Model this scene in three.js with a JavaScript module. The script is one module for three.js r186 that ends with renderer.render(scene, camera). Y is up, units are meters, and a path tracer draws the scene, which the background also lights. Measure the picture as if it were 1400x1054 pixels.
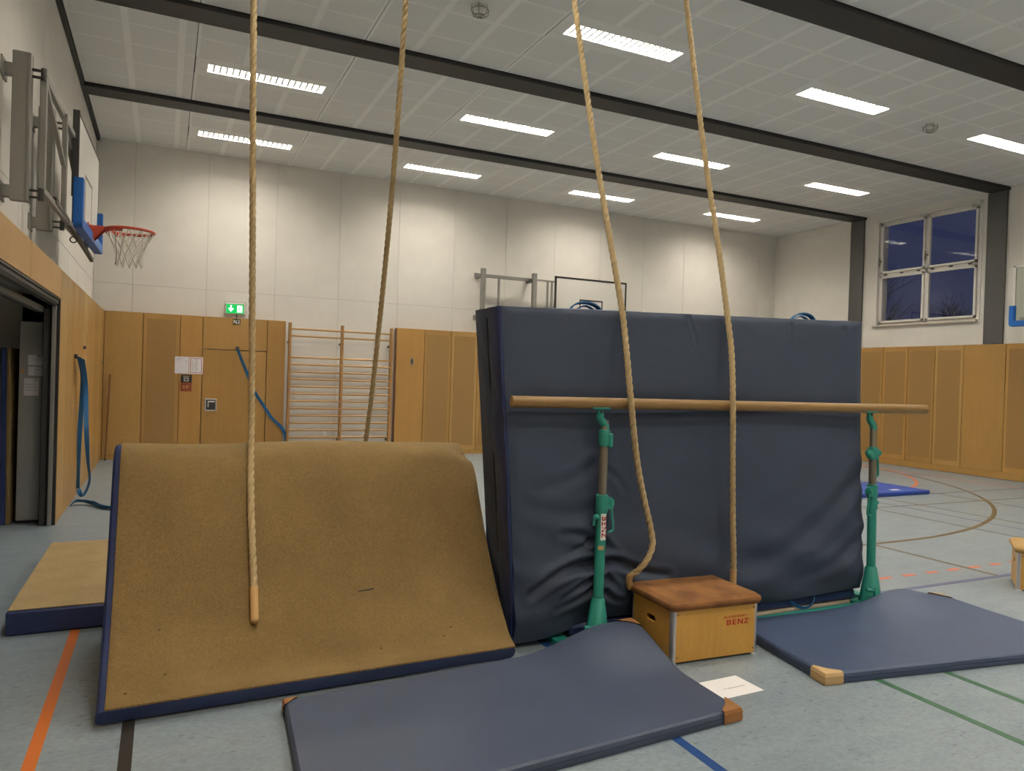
import * as THREE from 'three';
import { mergeGeometries, mergeVertices, toCreasedNormals } from 'three/addons/utils/BufferGeometryUtils.js';
import { TextGeometry } from 'three/addons/geometries/TextGeometry.js';
import { FontLoader } from 'three/addons/loaders/FontLoader.js';
import { RectAreaLightUniformsLib } from 'three/addons/lights/RectAreaLightUniformsLib.js';

// ------------------------------------------------------------------ camera, sky, exposure
const scene = new THREE.Scene();
const W = 1400, HH = 1054, FOC = 1007.8;
const camera = new THREE.PerspectiveCamera(2 * Math.atan(HH / 2 / FOC) * 180 / Math.PI, W / HH, 0.05, 200);
camera.rotation.order = 'YXZ';
camera.position.set(0, 1.57, 0);
camera.rotation.set(-0.00919, -0.4408, 0.0314);
camera.updateMatrixWorld(true);
const renderer = new THREE.WebGLRenderer({ antialias: true });
renderer.toneMapping = THREE.LinearToneMapping;
renderer.toneMappingExposure = 1.1;
renderer.shadowMap.enabled = true;
RectAreaLightUniformsLib.init();
scene.background = new THREE.Color().setRGB(0.020, 0.026, 0.062);   // clear sky well after sunset
const LAMP_NITS = 114, LAMP_COLOR = new THREE.Color().setRGB(1, 0.918, 0.785);

// ------------------------------------------------------------------ main dimensions (metres)
const CEIL = 5.395, PAN = 2.5;                      // ceiling and wood cladding heights
const XL = -1.12, XR = 14.03, ZB = -14.22, ZF = 6.6; // white wall planes
const WL = -0.93, WR = 13.98, WB = -14.05;          // faces of the wood cladding
const M_ = 0.58;                                    // building module

// ------------------------------------------------------------------ pixel helpers: a pixel gives a ray, a plane gives the point
function ray(x, y) { return new THREE.Vector3((x - 700) / FOC, -(y - 527) / FOC, -1).applyQuaternion(camera.quaternion); }
function onY(x, y, h = 0) { const d = ray(x, y), t = (h - 1.57) / d.y; return new THREE.Vector3(d.x * t, h, d.z * t); }
function onZ(x, y, z) { const d = ray(x, y), t = z / d.z; return new THREE.Vector3(d.x * t, 1.57 + d.y * t, z); }
function onX(x, y, X) { const d = ray(x, y), t = X / d.x; return new THREE.Vector3(X, 1.57 + d.y * t, d.z * t); }

// ------------------------------------------------------------------ small tools
let seed = 7;
const rnd = () => { seed = (seed * 1664525 + 1013904223) >>> 0; return seed / 4294967296; };
function hash(x, y, s) { let h = (x * 374761393 + y * 668265263 + s * 2147483647) | 0; h = Math.imul(h ^ (h >>> 13), 1274126177); return ((h ^ (h >>> 16)) >>> 0) / 4294967296; }
const sm = t => t * t * (3 - 2 * t);
const step = (a, b, x) => sm(Math.min(1, Math.max(0, (x - a) / (b - a))));
function vnoise(u, v, px, py, s) { // tileable value noise with periods px, py
  const x0 = Math.floor(u), y0 = Math.floor(v), fx = sm(u - x0), fy = sm(v - y0);
  const m = (a, n) => ((a % n) + n) % n;
  const a = hash(m(x0, px), m(y0, py), s), b = hash(m(x0 + 1, px), m(y0, py), s), c = hash(m(x0, px), m(y0 + 1, py), s), d = hash(m(x0 + 1, px), m(y0 + 1, py), s);
  return (a * (1 - fx) + b * fx) * (1 - fy) + (c * (1 - fx) + d * fx) * fy;
}
function fbm(u, v, px, py, s, o = 4) { let r = 0, a = 0.5, t = 0; for (let i = 0; i < o; i++) { r += a * vnoise(u, v, px, py, s + i * 17); t += a; a *= 0.5; u *= 2; v *= 2; px *= 2; py *= 2; } return r / t; }
function tex(n, m, fn, metres, metresV = metres, srgb = true) {
  const d = new Uint8Array(n * m * 4);
  for (let j = 0; j < m; j++) for (let i = 0; i < n; i++) {
    const c = fn(i / n, j / m), k = (j * n + i) * 4;
    for (let q = 0; q < 3; q++) d[k + q] = Math.max(0, Math.min(255, c[q] * 255));
    d[k + 3] = 255;
  }
  const t = new THREE.DataTexture(d, n, m); t.wrapS = t.wrapT = THREE.RepeatWrapping; t.magFilter = THREE.LinearFilter; t.minFilter = THREE.LinearMipmapLinearFilter; t.generateMipmaps = true;
  if (srgb) t.colorSpace = THREE.SRGBColorSpace;
  t.repeat.set(1 / metres, 1 / metresV); t.needsUpdate = true;
  return t;
}
const tint = (c, k) => [c[0] * k, c[1] * k, c[2] * k];
const L3 = (a, b, t) => [a[0] + (b[0] - a[0]) * t, a[1] + (b[1] - a[1]) * t, a[2] + (b[2] - a[2]) * t];
function canvasTex(w, h, draw) {
  const c = document.createElement('canvas'); c.width = w; c.height = h; draw(c.getContext('2d'), w, h);
  const t = new THREE.CanvasTexture(c); t.colorSpace = THREE.SRGBColorSpace; return t;
}
const lin = (r, g, b) => new THREE.Color().setRGB(r, g, b);
const mat = (color, o = {}) => new THREE.MeshStandardMaterial({ color, roughness: 0.6, metalness: 0, ...o });

// uv in metres from the dominant normal of each face
function muv(g) {
  if (g.index) g = g.toNonIndexed();
  if (!g.attributes.normal) g.computeVertexNormals();
  const p = g.attributes.position, n = p.count, uv = new Float32Array(n * 2);
  const a = new THREE.Vector3(), b = new THREE.Vector3(), c = new THREE.Vector3();
  for (let i = 0; i < n; i += 3) {
    a.fromBufferAttribute(p, i); b.fromBufferAttribute(p, i + 1); c.fromBufferAttribute(p, i + 2);
    const m = b.clone().sub(a).cross(c.clone().sub(a)), ax = Math.abs(m.x), ay = Math.abs(m.y), az = Math.abs(m.z);
    [a, b, c].forEach((q, k) => {
      const r = ay >= ax && ay >= az ? [q.x, q.z] : ax >= az ? [q.z, q.y] : [q.x, q.y];
      uv[(i + k) * 2] = r[0]; uv[(i + k) * 2 + 1] = r[1];
    });
  }
  g.setAttribute('uv', new THREE.BufferAttribute(uv, 2));
  return g;
}
// box with chamfered edges (44 triangles)
function cbox(w, h, d, c = 0.004, x = 0, y = 0, z = 0) {
  c = Math.min(c, w / 2.2, h / 2.2, d / 2.2);
  const H = [w / 2, h / 2, d / 2], pos = [];
  const P = (s, ax) => s.map((q, i) => q * (H[i] - (i === ax ? 0 : c)));
  const tri = (a, b, e) => {
    const ab = [b[0] - a[0], b[1] - a[1], b[2] - a[2]], ae = [e[0] - a[0], e[1] - a[1], e[2] - a[2]];
    const n = [ab[1] * ae[2] - ab[2] * ae[1], ab[2] * ae[0] - ab[0] * ae[2], ab[0] * ae[1] - ab[1] * ae[0]];
    const m = [a[0] + b[0] + e[0], a[1] + b[1] + e[1], a[2] + b[2] + e[2]];
    if (n[0] * m[0] + n[1] * m[1] + n[2] * m[2] < 0) [b, e] = [e, b];
    pos.push(...a, ...b, ...e);
  };
  const quad = (a, b, e, f) => { tri(a, b, e); tri(a, e, f); };
  for (let ax = 0; ax < 3; ax++) for (const s of [-1, 1]) {
    const u = (ax + 1) % 3, v = (ax + 2) % 3;
    const C = (i, j) => { const t = [0, 0, 0]; t[ax] = s; t[u] = i; t[v] = j; return t; };
    quad(P(C(-1, -1), ax), P(C(1, -1), ax), P(C(1, 1), ax), P(C(-1, 1), ax));
  }
  for (let ax = 0; ax < 3; ax++) { // edges along ax
    const u = (ax + 1) % 3, v = (ax + 2) % 3;
    for (const i of [-1, 1]) for (const j of [-1, 1]) {
      const C = k => { const t = [0, 0, 0]; t[ax] = k; t[u] = i; t[v] = j; return t; };
      quad(P(C(-1), u), P(C(1), u), P(C(1), v), P(C(-1), v));
    }
  }
  for (const i of [-1, 1]) for (const j of [-1, 1]) for (const k of [-1, 1]) tri(P([i, j, k], 0), P([i, j, k], 1), P([i, j, k], 2));
  const g = new THREE.BufferGeometry();
  g.setAttribute('position', new THREE.Float32BufferAttribute(pos, 3)); g.computeVertexNormals();
  return muv(g).translate(x, y, z);
}
// box given by its limits
function lim(x0, x1, y0, y1, z0, z1, c = 0.003) { return cbox(Math.abs(x1 - x0), Math.abs(y1 - y0), Math.abs(z1 - z0), c, (x0 + x1) / 2, (y0 + y1) / 2, (z0 + z1) / 2); }
const ni = g => { const r = g.index ? g.toNonIndexed() : g; for (const k of Object.keys(r.attributes)) if (!['position', 'normal', 'uv'].includes(k)) r.deleteAttribute(k); return r; };
const join = list => mergeGeometries(list.map(ni));
const V = (x, y, z) => new THREE.Vector3(x, y, z);
function bar(a, b, r, seg = 12) { // round bar from a to b
  const d = b.clone().sub(a), g = new THREE.CylinderGeometry(r, r, d.length(), seg);
  g.applyQuaternion(new THREE.Quaternion().setFromUnitVectors(V(0, 1, 0), d.clone().normalize())); g.translate((a.x + b.x) / 2, (a.y + b.y) / 2, (a.z + b.z) / 2);
  return g;
}
function sqbar(a, b, w, h = w) { // rectangular bar from a to b
  const d = b.clone().sub(a), g = cbox(w, d.length(), h, Math.min(w, h) * 0.12);
  g.applyQuaternion(new THREE.Quaternion().setFromUnitVectors(V(0, 1, 0), d.clone().normalize())); g.translate((a.x + b.x) / 2, (a.y + b.y) / 2, (a.z + b.z) / 2);
  return g;
}
function tube(pts, r, seg = 24, rad = 8, closed = false) { return new THREE.TubeGeometry(new THREE.CatmullRomCurve3(pts, closed), seg, r, rad, closed); }
// flat webbing: a ribbon of given width and thickness along points; side = direction of the width
function ribbon(pts, width, thick, side, n = 40) {
  const cv = new THREE.CatmullRomCurve3(pts), pos = [], idx = [];
  for (let i = 0; i <= n; i++) {
    const p = cv.getPoint(i / n), t = cv.getTangent(i / n), s = (typeof side === 'function' ? side(i / n) : side).clone();
    s.addScaledVector(t, -s.dot(t)).normalize(); const q = t.clone().cross(s).normalize();
    for (const [a, b] of [[-1, -1], [1, -1], [1, 1], [-1, 1]]) { const v = p.clone().addScaledVector(s, a * width / 2).addScaledVector(q, b * thick / 2); pos.push(v.x, v.y, v.z); }
    if (i < n) for (let k = 0; k < 4; k++) { const a = i * 4 + k, b = i * 4 + (k + 1) % 4; idx.push(a, b, b + 4, a, b + 4, a + 4); }
  }
  idx.push(0, 2, 1, 0, 3, 2); const e = n * 4; idx.push(e, e + 1, e + 2, e, e + 2, e + 3);
  const g = new THREE.BufferGeometry(); g.setAttribute('position', new THREE.Float32BufferAttribute(pos, 3)); g.setIndex(idx);
  const r = g.toNonIndexed(); r.computeVertexNormals(); return muv(r);
}

const taken = {};
function numbered(name) { const k = taken[name] = (taken[name] ?? -1) + 1; return k ? name + '_' + String(k).padStart(3, '0') : name; }
function thing(name, label, category, [x, y, z] = [0, 0, 0], turn = 0, group) {
  const o = new THREE.Group(); o.name = numbered(name); o.position.set(x, y, z); o.rotation.y = turn; o.userData = { label, category };
  if (group) o.userData.group = group;
  scene.add(o); return o;
}
function setting(name, label, category) { const o = new THREE.Group(); o.name = name; o.userData = { kind: 'structure', label, category }; scene.add(o); return o; }
function part(name, geo, material, parent, label) {
  const o = new THREE.Mesh(geo, material); o.name = name; if (label) o.userData.label = label; parent.add(o); return o;
}
function copyOf(o, [x, y, z], turn = o.rotation.y, label) {
  const c = o.clone(); c.name = numbered(o.name.replace(/_\d{3}$/, '')); c.position.set(x, y, z); c.rotation.y = turn; c.userData = { ...o.userData };
  if (label) c.userData.label = label; scene.add(c); return c;
}

// ------------------------------------------------------------------ materials
function woodTex(dark, light, s, stretch = 1) {
  return tex(256, 512, (u, v) => {
    const warp = fbm(u * 4, v * 2, 4, 2, s + 5, 3) * 0.25;
    const g = fbm((u + warp) * 24, v * 3 * stretch, 24, 3 * stretch, s, 3), big = fbm(u * 3, v * 2, 3, 2, s + 40, 4), fine = hash(Math.floor(u * 256), Math.floor(v * 40), s) * 0.5 + hash(Math.floor(u * 256), Math.floor(v * 512), s + 1) * 0.5;
    return tint(L3(dark, light, 0.35 * g + 0.55 * big + 0.1), 0.95 + 0.1 * fine);
  }, 0.9, 1.8);
}
const T = {
  birch: woodTex([0.63, 0.492, 0.28], [0.73, 0.587, 0.355], 11),
  lino: tex(1024, 1024, (u, v) => {
    const a = fbm(u * 8, v * 24, 8, 24, 3, 5), b = fbm(u * 4, v * 5, 4, 5, 31, 3), f = fbm(u * 130, v * 200, 130, 200, 55, 2);
    let c = L3([0.46, 0.51, 0.545], [0.56, 0.605, 0.63], a * 0.7 + b * 0.3);
    c = tint(c, 0.93 + 0.14 * f);
    const k = fbm(u * 60, v * 150, 60, 150, 77, 2); if (k > 0.76) c = tint(c, 1 - (k - 0.76) * 1.2);
    return c;
  }, 2.4),
  boxWood: woodTex([0.74, 0.555, 0.25], [0.83, 0.65, 0.33], 123),
  feltPale: tex(256, 256, (u, v) => { const n = hash(Math.floor(u * 256), Math.floor(v * 256), 9), b = fbm(u * 5, v * 5, 5, 5, 29, 4); return L3([0.50, 0.42, 0.28], [0.70, 0.60, 0.43], 0.6 * n + 0.4 * b); }, 0.7),
  felt: tex(512, 512, (u, v) => {
    const n = hash(Math.floor(u * 512), Math.floor(v * 512), 9), m = hash(Math.floor(u * 256), Math.floor(v * 256), 19), b = fbm(u * 5, v * 5, 5, 5, 29, 4);
    return tint(L3([0.37, 0.295, 0.165], [0.61, 0.505, 0.32], 0.4 * n + 0.35 * m + 0.25 * b), 1);
  }, 0.9),
  feltBump: tex(256, 256, (u, v) => { const n = hash(Math.floor(u * 256), Math.floor(v * 256), 91); return [n, n, n]; }, 0.45, 0.45, false),
  vinyl: tex(256, 256, (u, v) => { const n = 0.86 + 0.1 * fbm(u * 6, v * 6, 6, 6, 61, 4) + 0.04 * hash(Math.floor(u * 256), Math.floor(v * 256), 6); return [n, n, n]; }, 1.1),
  plaster: tex(256, 256, (u, v) => { const n = 0.93 + 0.05 * fbm(u * 5, v * 5, 5, 5, 81, 4) + 0.02 * hash(Math.floor(u * 256), Math.floor(v * 256), 8); return [n, n * 0.995, n * 0.985]; }, 1.6),
  suede: tex(256, 256, (u, v) => { const b = fbm(u * 4, v * 4, 4, 4, 71, 5), f = hash(Math.floor(u * 256), Math.floor(v * 256), 72); return tint(L3([0.37, 0.23, 0.115], [0.58, 0.40, 0.21], b * 1.3 - 0.1), 0.94 + 0.12 * f); }, 0.5),
  perf: tex(64, 64, (u, v) => { const d = Math.hypot((u * 4 % 1) - 0.5, (v * 4 % 1) - 0.5); const k = d < 0.24 ? 0.45 : 1; return [k, k, k]; }, 0.048),
  rope: tex(64, 64, (u, v) => { const n = 0.82 + 0.18 * hash(Math.floor(u * 64), Math.floor(v * 64), 44); return [n, n, n]; }, 1),
};
const panelTex = tex(512, 192, (u, v) => { // perforated ceiling panel: three fields with plain margins
  const f = u * 3 % 1, e = Math.min(f, 1 - f) * 0.58, ev = Math.min(v, 1 - v) * 0.58, d = Math.hypot((u * 144 % 1) - 0.5, (v * 48 % 1) - 0.5);
  const k = e > 0.036 && ev > 0.02 ? (d < 0.34 ? 0.885 : 0.98) : 1; return [k, k, k];
}, 1);
panelTex.repeat.set(1, 1);
const woodMap = (t, ou, ov) => { const c = t.clone(); c.offset.set(ou, ov); c.needsUpdate = true; return c; };
const MAT = {
  wood: [0, 1, 2, 3].map(i => mat([0xffffff, 0xf6efe2, 0xfff4e0, 0xf0e6d6][i], { map: woodMap(T.birch, i * 0.27, i * 0.41), roughness: 0.42 })),
  boxWood: mat(0xffffff, { map: T.boxWood, roughness: 0.4 }),
  woodPerf: mat(lin(0.37, 0.212, 0.068), { map: T.perf, roughness: 0.55 }),
  woodEdge: mat(lin(0.20, 0.09, 0.03), { roughness: 0.5 }),
  white: mat(lin(0.80, 0.775, 0.735), { map: T.plaster, roughness: 0.75 }),
  gap: mat(lin(0.35, 0.34, 0.32), { roughness: 0.9 }),
  ceilPanel: mat(lin(0.88, 0.87, 0.85), { map: panelTex, roughness: 0.6 }),
  ceilPlain: mat(lin(0.84, 0.83, 0.81), { roughness: 0.6 }),
  plenum: mat(lin(0.05, 0.05, 0.05), { roughness: 0.95 }),
  beam: mat(lin(0.024, 0.023, 0.023), { roughness: 0.55 }),
  column: mat(lin(0.075, 0.072, 0.07), { roughness: 0.55 }),
  black: mat(lin(0.012, 0.012, 0.013), { roughness: 0.5 }),
  floor: mat(0xffffff, { map: T.lino, roughness: 0.36, bumpMap: T.lino, bumpScale: 0.0006 }),
  steel: mat(lin(0.27, 0.26, 0.24), { roughness: 0.5, metalness: 0.35 }),
  steelDark: mat(lin(0.05, 0.048, 0.045), { roughness: 0.5, metalness: 0.3 }),
  alu: mat(lin(0.55, 0.55, 0.56), { roughness: 0.35, metalness: 0.8 }),
  zinc: mat(lin(0.24, 0.215, 0.17), { roughness: 0.45, metalness: 0.45 }),
  teal: mat(lin(0.024, 0.27, 0.215), { roughness: 0.4 }),
  slate: mat(lin(0.051, 0.069, 0.120), { map: T.vinyl, roughness: 0.52 }),
  slateBlue: mat(lin(0.046, 0.072, 0.146), { map: T.vinyl, roughness: 0.5 }),
  slateFace: mat(lin(0.040, 0.058, 0.103), { map: T.vinyl, roughness: 0.66 }),
  navy: mat(lin(0.016, 0.032, 0.120), { map: T.vinyl, roughness: 0.42 }),
  royal: mat(lin(0.020, 0.065, 0.36), { map: T.vinyl, roughness: 0.45 }),
  felt: mat(0xffffff, { map: T.felt, bumpMap: T.feltBump, bumpScale: 0.0015, roughness: 0.97 }),
  suede: mat(0xffffff, { map: T.suede, roughness: 0.95 }),
  cornerBrown: mat(lin(0.26, 0.115, 0.035), { roughness: 0.9 }),
  cornerCream: mat(lin(0.50, 0.34, 0.16), { roughness: 0.85 }),
  rope: mat(lin(0.56, 0.42, 0.22), { map: T.rope, roughness: 0.9 }),
  leather: mat(lin(0.55, 0.33, 0.13), { roughness: 0.7 }),
  blueStrap: mat(lin(0.012, 0.13, 0.33), { roughness: 0.5 }),
  pad: mat(lin(0.006, 0.11, 0.42), { roughness: 0.45 }),
  rim: mat(lin(0.50, 0.062, 0.025), { roughness: 0.45 }),
  net: mat(lin(0.72, 0.68, 0.60), { roughness: 0.9 }),
  board: mat(lin(0.66, 0.64, 0.60), { roughness: 0.35 }),
  paper: mat(lin(0.80, 0.78, 0.78), { roughness: 0.8 }),
  grey: mat(lin(0.33, 0.33, 0.32), { roughness: 0.6 }),
  glass: new THREE.MeshPhysicalMaterial({ color: 0xffffff, transmission: 1, thickness: 0, roughness: 0, ior: 1.5, specularIntensity: 1 }),
  frameWhite: mat(lin(0.74, 0.71, 0.67), { roughness: 0.4 }),
  lampWhite: mat(lin(0.90, 0.90, 0.88), { roughness: 0.4 }),
  lampGlow: mat(lin(0.8, 0.8, 0.78), { emissive: lin(1, 0.95, 0.85), emissiveIntensity: 2.5, roughness: 0.6 }),
  print: mat(lin(0.42, 0.02, 0.012), { roughness: 0.6 }),
};
const font = await new FontLoader().loadAsync('fonts/droid/droid_sans_bold.typeface.json');
function lettering(str, size, depth = 0.001) { const g = new TextGeometry(str, { font, size, depth, curveSegments: 3, bevelEnabled: false }); g.computeBoundingBox(); const b = g.boundingBox; g.translate(-(b.min.x + b.max.x) / 2, -(b.min.y + b.max.y) / 2, 0); return g; }

// ================================================================== FLOOR
{
  const f = setting('floor', 'pale blue grey linoleum sports hall floor with court lines', 'floor');
  part('linoleum', lim(-5.2, XR + 0.25, -0.2, 0, ZB - 0.3, ZF + 0.3, 0.001), MAT.floor, f);
  const LM = {
    orange: mat(lin(0.55, 0.14, 0.022), { roughness: 0.4 }), black: mat(lin(0.025, 0.022, 0.02), { roughness: 0.4 }), blue: mat(lin(0.012, 0.055, 0.20), { roughness: 0.4 }),
    green: mat(lin(0.035, 0.12, 0.055), { roughness: 0.4 }), violet: mat(lin(0.10, 0.11, 0.21), { roughness: 0.4 }), olive: mat(lin(0.14, 0.115, 0.06), { roughness: 0.4 }),
    brown: mat(lin(0.14, 0.10, 0.045), { roughness: 0.4 }), red: mat(lin(0.60, 0.17, 0.09), { roughness: 0.4 }),
  };
  const T0 = 0.0012;
  const lx = (x, z0, z1, w, m, l) => part('court_line', lim(x - w / 2, x + w / 2, 0, T0, z0, z1, 0.0003), m, f, l);
  const lz = (z, x0, x1, w, m, l) => part('court_line', lim(x0, x1, 0, T0, z - w / 2, z + w / 2, 0.0003), m, f, l);
  lx(-0.44, -5.6, 6, 0.05, LM.orange, 'orange court line');
  lx(-0.105, -5.6, 6, 0.05, LM.black, 'black court line');
  lx(2.09, -5.6, 6, 0.05, LM.blue, 'blue court line');
  lx(3.54, -3.1, 6, 0.045, LM.green, 'green court line'); lx(4.01, -3.1, 6, 0.045, LM.green, 'green court line');
  lz(-3.92, 5.0, 13.2, 0.05, LM.violet, 'violet blue court line');
  lz(-5.203, 4.9, 6.84, 0.055, LM.brown, 'brown goal area line'); lx(6.56, -5.17, -3.95, 0.05, LM.olive, 'olive court line'); lx(7.02, -3.9, 6, 0.05, LM.olive);
  lx(9.51, -13.2, 6, 0.04, LM.olive); lx(8.55, -13.2, 6, 0.04, LM.olive); lx(10.87, -13.2, 6, 0.04, LM.olive); lx(9.1, -13.2, 6, 0.03, LM.violet);
  lz(-6.8, 8.4, 13.2, 0.04, LM.olive); lz(-7.5, 10.2, 13.2, 0.04, LM.violet);
  lx(13.0, -13.2, 6, 0.05, LM.red, 'pale red court line');
  for (let i = 0; i < 11; i++) lz(-4.215, 5.42 + i * 0.295, 5.57 + i * 0.295, 0.05, LM.red, 'orange dash of a dashed court line');
  const arc = (cx, cz, r, a0, a1, w, m, l) => {
    const s = new THREE.Shape(); s.absarc(0, 0, r + w / 2, a0, a1, false); s.absarc(0, 0, r - w / 2, a1, a0, true);
    const g = new THREE.ExtrudeGeometry(s, { depth: T0, bevelEnabled: false, curveSegments: 72 }); g.rotateX(-Math.PI / 2); g.translate(cx, 0.0003, cz); part('court_line', g, m, f, l);
  };
  // brown goal area line, read off the floor in six metre radius; angles measured from +x towards +z
  arc(6.835, -11.36, 6.157, -0.35 + 0.0, Math.PI / 2, 0.055, LM.brown, 'brown curved goal area line');
  const toA = 1;
  arc(9.54, -11.46, 3.72, -0.1, Math.PI * 0.62, 0.055, LM.red, 'orange curved court line');
  for (const c of f.children) if (c.userData.label && /curved/.test(c.userData.label)) { /* ExtrudeGeometry lies with +y of the shape towards -z; turn it to +z */
    c.geometry.computeBoundingBox(); }
}
// the arcs open towards the camera: mirror them about their centres
for (const c of scene.getObjectByName('floor').children) if (/curved/.test(c.userData.label || '')) {
  const cz = /brown/.test(c.userData.label) ? -11.36 : -11.46;
  const p = c.geometry.attributes.position; for (let i = 0; i < p.count; i++) p.setZ(i, 2 * cz - p.getZ(i));
  const ix = []; for (let i = 0; i < p.count; i += 3) ix.push(i, i + 2, i + 1); c.geometry.setIndex(ix); c.geometry = c.geometry.toNonIndexed(); c.geometry.computeVertexNormals();
}

// ================================================================== CEILING
const beams = [[-11.88, -11.53], [-8.81, -8.45], [-5.66, -5.30], [-2.56, -2.20], [0.55, 0.91], [3.65, 4.01]];
const LAMPX = [0.40, 3.88, 7.36, 10.84], LAMPZ = [-13.08, -10.20, -7.075, -3.95, -0.85, 2.25, 5.3];
const LL = 1.46, LW = 0.27; // lamp opening
{
  const c = setting('ceiling', 'grey white ceiling of square perforated metal panels', 'ceiling');
  part('roof_slab', lim(XL - 0.3, XR + 0.3, 5.62, 5.9, ZB - 0.3, ZF + 0.3), MAT.plenum, c);
  const xs = [XL + 0.05]; for (let k = 0; k < 12; k++) { const x = 0.25 + k * 3 * M_; if (x < XR - 0.1) xs.push(x); } xs.push(XR - 0.005);
  const geoCache = {};
  const panelGeo = (w, d) => { const k = w.toFixed(3) + '_' + d.toFixed(3); if (!geoCache[k]) { const g = cbox(w - 0.008, 0.02, d - 0.003, 0.0025); const p = g.attributes.position, uv = g.attributes.uv; for (let i = 0; i < p.count; i++) uv.setXY(i, w > 1.73 ? p.getX(i) / 1.74 + 0.5 : w > 1.5 ? (p.getX(i) - w / 2) / 1.74 : (p.getX(i) + w / 2) / 1.74 + 1, p.getZ(i) / d + 0.5); geoCache[k] = g; } return geoCache[k]; };
  const bays = [[-14.215, -11.885], [-11.525, -8.815], [-8.445, -5.665], [-5.295, -2.565], [-2.195, 0.545], [0.915, 3.645], [4.015, ZF]];
  const rest = [], plain = [];
  bays.forEach(([z0, z1], bi) => {
    const lz = LAMPZ[bi], zs = [z0]; // rows: one module wide around the lamp row
    for (let k = -3; k <= 3; k++) { const z = lz - M_ / 2 + k * M_; if (z > z0 + 0.1 && z < z1 - 0.1) zs.push(z); } zs.push(z1);
    for (let i = 0; i < xs.length - 1; i++) for (let j = 0; j < zs.length - 1; j++) {
      const xm = (xs[i] + xs[i + 1]) / 2, zm = (zs[j] + zs[j + 1]) / 2;
      if (Math.abs(zm - lz) < 0.05 && LAMPX.some(l => xm > l && xm < l + 1.4)) continue;
      const g = panelGeo(xs[i + 1] - xs[i], zs[j + 1] - zs[j]);
      if (bi < 3 || (bi === 3 && xm > 5)) { const m = part('ceiling_panel', g, MAT.ceilPanel, c); m.position.set(xm, CEIL + 0.01, zm); }
      else rest.push(g.clone().translate(xm, CEIL + 0.01, zm));
    }
    for (const l of LAMPX) { // filler pieces round each lamp
      const a = l - 0.145, b = l + 1.595, za = lz - M_ / 2, zb = lz + M_ / 2;
      plain.push(lim(a + 0.003, b - 0.003, CEIL, CEIL + 0.02, za + 0.003, lz - LW / 2 - 0.002), lim(a + 0.003, b - 0.003, CEIL, CEIL + 0.02, lz + LW / 2 + 0.002, zb - 0.003),
        lim(a + 0.003, l - 0.003, CEIL, CEIL + 0.02, lz - LW / 2 - 0.001, lz + LW / 2 + 0.001), lim(l + LL + 0.003, b - 0.003, CEIL, CEIL + 0.02, lz - LW / 2 - 0.001, lz + LW / 2 + 0.001));
    }
  });
  const r = part('ceiling_panels_beyond', join(rest), MAT.ceilPanel, c); r.userData.kind = 'stuff';
  part('lamp_surround', join(plain), MAT.ceilPlain, c).userData.kind = 'stuff';
  const sh = part('shadow_gap', lim(XL, XL + 0.045, CEIL - 0.05, CEIL + 0.03, ZB, ZF), MAT.black, c, 'black edge strip along the wall');
}
beams.forEach(([a, b], i) => {
  const o = setting('trim_' + (i + 1), 'dark grey steel ceiling beam', 'beam');
  part('beam_flange', lim(XL, XR, CEIL - 0.055, CEIL - 0.02, a, b, 0.004), MAT.beam, o); part('beam_web', lim(XL, XR, CEIL - 0.02, 5.62, a + 0.06, b - 0.06), MAT.beam, o);
  part('beam_edge', lim(XL, XR, CEIL - 0.02, CEIL + 0.03, a + 0.002, b - 0.002), MAT.black, o);
});

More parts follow.
